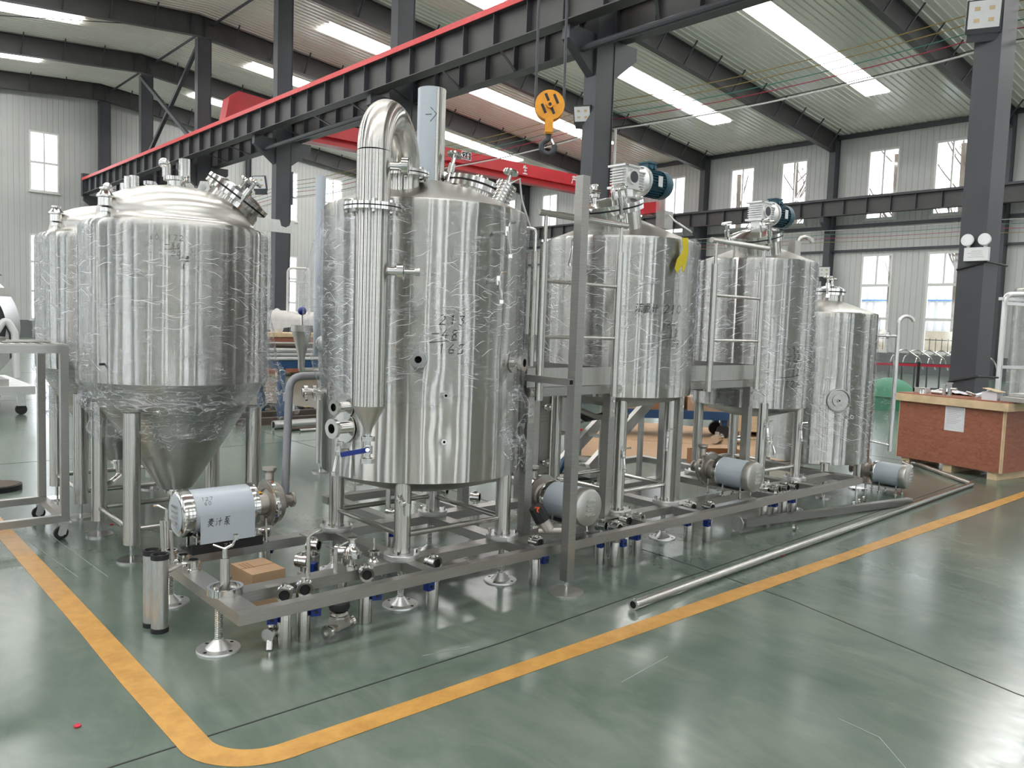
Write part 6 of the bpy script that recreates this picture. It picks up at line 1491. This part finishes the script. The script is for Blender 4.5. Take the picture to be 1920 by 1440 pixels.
for x in (0.7, 2.45):
    for y in (13.6, 15.7): o = MB().bx(x-.05, x+.05, y-.05, y+.05, 0.13, 0.30).build('castor', 'alu', hv); MB().cyl((x, y-.03, 0.075), (x, y+.03, 0.075), 0.075, n=20).build('wheel', 'rubber', o)
film(hv, (0, 0), R_, 0, 1, 'stretch_film_steep', seed=61, ragged=0, n=8, prof=[(0.0011, 0), (0.001, 0.001)], name='film_tag') if False else None
m = MB(); m.lathe([(R_+0.025+0.01*math.sin(k*1.7), 0.06+k*0.12) for k in range(19)], 80, T, fn=lambda q, a, k: Vector((q.x*(1+.006*math.sin(a*9+k)), q.y*(1+.006*math.sin(a*9+k)), q.z))); m.build('plastic_film', 'stretch_film_steep', hv, sharp=180)
MB().add([Vector((1.55+0.95*math.sin(a)+dx, y, 1.28+0.95*math.cos(a)+0.10+0.03*math.sin(a*9+y*3))) for y in (13.7, 14.6, 15.6) for a, dx in ((-0.7, 0), (-0.35, 0), (0, 0), (0.3, 0), (0.6, 0), (0.8, 0.02))], [(i*6+j, i*6+j+1, (i+1)*6+j+1, (i+1)*6+j) for i in range(2) for j in range(5)]).build('cover_cloth', 'cloth_white', hv, sharp=180)
# cardboard sheets, blue low trolley, export crate
t = thing('cardboard_sheet', 'flattened cardboard sheets spread on the floor behind the skid', 'cardboard', (9, 7, 0))
for k, P in enumerate((((7.0, 6.9), (8.9, 5.3), (10.6, 6.3), (9.2, 8.3)), ((8.6, 7.7), (9.7, 6.0), (11.4, 7.0), (10.4, 9.0)), ((8.5, 5.6), (9.5, 4.9), (10.4, 5.6), (9.6, 6.4)))):
    z = 0.002+k*0.004; MB().add([(*p, z-0.002) for p in P]+[(*p, z+.002) for p in P], [(3, 2, 1, 0), (4, 5, 6, 7), (0, 1, 5, 4), (1, 2, 6, 5), (2, 3, 7, 6), (3, 0, 4, 7)]).build('sheet', 'cardboard', t)
t = thing('open_carton', 'low open brown carton on the cardboard sheets behind the lauter vessel', 'box', (7.9, 5.3, 0)); M_ = Matrix.Translation((7.95, 5.32, 0.005)) @ Matrix.Rotation(-0.6, 4, 'Z')
MB(M_).bx(-.3, .3, -.2, -.19, 0, .2).bx(-.3, .3, .19, .2, 0, .2).bx(-.3, -.29, -.19, .19, 0, .2).bx(.29, .3, -.19, .19, 0, .2).bx(-.29, .29, -.19, .19, 0, .01).build('carton', 'cardboard_dark', t)
for i, (x, y, a) in enumerate(((9.62, 6.47, 0.3), (9.85, 6.24, -0.5), (8.15, 5.75, 0.8))):
    t = thing('loose_fitting', 'polished pipe fitting lying on the cardboard, %s' % ['beside its twin', 'nearest the pale export crate', 'just behind the open carton'][i], 'fitting', (x, y, 0.01), group='fittings on the cardboard'); d = Vector((math.cos(a), math.sin(a), 0)); p = Vector((x, y, 0.08))
    MB().cyl(p-d*.10, p+d*.08, .06, n=18).cyl(p+d*.08, p+d*.11, .075, n=18).cyl(p, p+Z*.1, .03, n=12).build('fitting_body', 'fitting', t)
t = thing('low_trolley', 'low dark blue trolley loaded with wrapped parts behind the skid', 'trolley', (9.9, 7.9, 0)); M_ = Matrix.Translation((9.75, 7.45, 0)) @ Matrix.Rotation(math.radians(-41), 4, 'Z')
MB(M_).bx(-0.9, 0.9, -0.3, 0.35, 0.28, 0.40).build('deck', 'rack_blue', t)
for x in (-0.8, 0.8):
    for y in (-0.2, 0.25): MB(M_).cyl((x, y-.03, .10), (x, y+.03, .10), .10, n=18).build('wheel', 'rubber', t); MB(M_).bx(x-.04, x+.04, y-.05, y+.05, .19, .28).build('fork', 'rack_blue', t)
for i, (x, w_, h_) in enumerate(((-0.6, .5, .22), (-0.05, .5, .30), (0.5, .5, .20))):
    q = M_ @ Vector((x, 0, .40)); t = thing('wrapped_parts', 'wrapped brown bundle on the low blue trolley, %s' % ['far end', 'middle', 'end beside the export crate'][i], 'bundle', tuple(q), math.radians(-41)); b = MB(M_); b.bx(x-w_/2, x+w_/2, -.22, .25, .40, .40+h_); b.build('bundle', ['cardboard', 'cardboard_dark', 'cardboard'][i], t)
    MB(M_).lathe([(w_*.5, 0), (w_*.52, h_*.5), (w_*.3, h_+.05), (.001, h_+.06)], 14, Matrix.Translation((x, 0.02, .40))).build('plastic_film', 'crumpled_film', t)
t = thing('export_crate', 'pale cardboard export crate with handling symbols on a pallet behind the lauter vessel', 'crate', (10.6, 6.95, 0)); M_ = Matrix.Translation((10.35, 6.72, 0)) @ Matrix.Rotation(math.radians(-41), 4, 'Z')
MB(M_).bx(0.02, 1.0, 0.0, 0.7, 0.14, 0.68).build('carton', 'pine', t)
for z in (0.0, 0.11): MB(M_).bx(0, 1.02, -0.02, 0.72, z, z+0.03).build('pallet_board', 'pine', t)
for x in (0.0, 0.45, 0.9): MB(M_).bx(x, x+0.12, -0.01, 0.71, 0.03, 0.11).build('pallet_block', 'cardboard_dark', t)
for k, x in enumerate((0.14, 0.30)):
    m = MB(M_); m.bx(x, x+.10, -.003, -.001, .50, .505).bx(x, x+.10, -.003, -.001, .61, .615).bx(x, x+.005, -.003, -.001, .505, .61).bx(x+.095, x+.10, -.003, -.001, .505, .61).bx(x+.03, x+.07, -.003, -.001, .53, .56).bx(x+.045, x+.055, -.003, -.001, .56, .59); m.build('handling_symbol', 'ink', t)
# welding trolley and hose
t = thing('welding_trolley', 'small red and black welding trolley seen between the kettle and the square post', 'trolley', (7.2, 7.2, 0))
MB().bx(6.98, 7.3, 7.1, 7.5, 0.28, 0.95).build('machine_case', 'rubber', t); MB().bx(6.99, 7.31, 7.09, 7.10, 0.30, 0.94).bx(7.2, 7.31, 7.08, 7.09, 0.4, 0.9).build('side_panel', 'dark_paint', t)
MB().bx(6.97, 7.31, 7.085, 7.5, 0.95, 0.99).build('red_lid', 'red_paint', t); MB().bx(6.9, 7.5, 7.05, 7.6, 0.22, 0.28).build('trolley_deck', 'red_paint', t)
for x in (7.0, 7.4):
    for y in (7.12, 7.52): MB().cyl((x, y-.03, .11), (x, y+.03, .11), .11, n=18).build('wheel', 'rubber', t)
for z in (.8, .88): MB().cyl((7.45, 7.2, z), (7.45, 7.15, z), .035, n=14).build('gas_gauge', 'yellow_tag', t)
t = thing('gas_hose', 'thick dark blue hose hanging down behind the tall square post', 'hose', (5.4, 5.15, 0)); MB().tube([(5.47, 5.2, 1.05), (5.45, 5.18, 0.95), (5.42, 5.16, 0.75), (5.25, 5.08, 0.50), (5.02, 4.98, 0.3), (4.95, 5.1, 0.03), (5.4, 5.5, 0.03)], 0.026, 10, 0.1).build('hose_body', 'rack_blue', t)
t = thing('cable_bundle', 'black rubber hoses hanging in loops beneath the mash vessel', 'hose', (4.65, 4.2, 0.95)); 
for k in range(3): MB().tube([(4.25+.02*k, 4.1, 1.0), (4.4, 4.02+.05*k, 0.93-.02*k), (4.8, 4.05+.06*k, 0.90+.02*k), (5.02, 4.3, 1.0)], 0.02, 8, 0.1).build('hose_body', 'cable_black' if k else 'frame_steel', t)
t = thing('floor_hoses', 'tangled dark hoses on the floor behind the plate heat exchanger', 'hose', (5.6, 5.8, 0)); pts = []
for k in range(40): a = k*.5; pts.append((5.9+.4*math.cos(a), 5.9+.35*math.sin(a*.9), .03+.03*abs(math.sin(k))))
MB().tube(pts, .022, 8).build('hose_body', 'cable_black', t)
# wall-side bits: green cover, ribbon barrier, hoops, end vessel
t = thing('green_cover', 'green rounded plastic cover beyond the crate', 'cover', (18.0, 7.6, 0)); MB().lathe([(0.5, 0), (0.52, .28), (0.56, .30), (0.50, .46), (0.30, .62), (0.1, .68), (0.001, .68)], 40, Matrix.Translation((18.0, 7.75, 0))).build('cover_shell', 'green_cover', t); MB().lathe([(.56, .28), (.575, .29), (.56, .31)], 40, Matrix.Translation((18.0, 7.75, 0))).build('rim', 'green_cover', t)
t = thing('ribbon_barrier', 'black barrier posts with red ribbon in front of the window wall', 'barrier', (20.8, 8.27, 0))
pp = [(19.6, 9.5), (20.79, 8.27), (22.0, 7.1)]
for x, y in pp: o = MB().cyl((x, y, 0.03), (x, y, 0.98), 0.035, n=16).build('post', 'rubber', t); MB().cyl((x, y, 0), (x, y, .03), .16, n=24).build('base', 'rubber', o)
for a, b in zip(pp, pp[1:]): MB().bar((*a, .90), (*b, .90), .003, .06).build('ribbon', 'ribbon_red', t)
for i in range(7):
    x, y = 25.4+i*.28, 10.95-i*.26
    t = thing('wire_hoop', 'bright curved tube by the window wall, %s from the vessel side' % NTH[i], 'hoop', (x, y, 0), group='curved tubes by the window wall'); MB().tube([(x, y, 0), (x, y, .95), (x+.25, y-.25, 1.25), (x+.6, y-.6, .95), (x+.7, y-.7, .6)], .022, 8, .3).build('hoop_tube', 'fitting', t)
t = thing('low_fence_panel', 'dark slim bar fence panel in front of the grey plinth', 'fence', (24, 9.5, 0))
MB().bar((23.6, 10.2, .82), (25.4, 8.4, .82), .04, .05).bar((23.6, 10.2, .12), (25.4, 8.4, .12), .04, .05).build('rail', 'dark_paint', t)
for k in range(8): x, y = 23.6+k*.25, 10.2-k*.25; MB().bar((x, y, 0), (x, y, .8), .03, .03, (1, 0, 0)).build('bar', 'dark_paint', t)
E_ = (16.25, 4.35)
t = thing('far_vessel', 'bright wrapped vessel with pipe frame at the edge behind the crate', 'vessel', (*E_, 0))
jacket(t, E_, .56, 0.62, 2.50, (), .03); T = Matrix.Translation((*E_, 0)); MB().lathe([(.53, 2.5), (.1, 2.6), (.001, 2.6)], 40, T).build('top_cone', 'head', t); MB().lathe([(.54, .63), (.1, .55), (.001, .55)], 40, T).build('bottom_dish', 'head', t)
for a in range(4): x, y = E_[0]+.4*math.cos(.8+a*PI/2), E_[1]+.4*math.sin(.8+a*PI/2); leg(t, x, y, 0.0, .64, .045, False)
film(t, E_, .57, .7, 2.45, 'stretch_film', seed=71, n=60)
MB().tube([(15.02, 4.68, 0.3), (15.1, 4.70, 2.35), (15.9, 4.35, 2.40)], .045, 14, .12).build('riser_pipe', 'alu', t)
for a_ in (((15.0, 4.62, 2.2), (15.8, 4.3, 2.2)), ((15.0, 4.62, 1.15), (15.8, 4.3, 1.15)), ((15.0, 4.75, 2.28), (15.8, 4.45, 2.28))): MB().bar(*a_, .05, .05).build('pipe_frame', 'alu', t)
MB().bx(14.95, 15.05, 4.6, 4.7, 0, .3).build('frame_foot', 'alu', t)
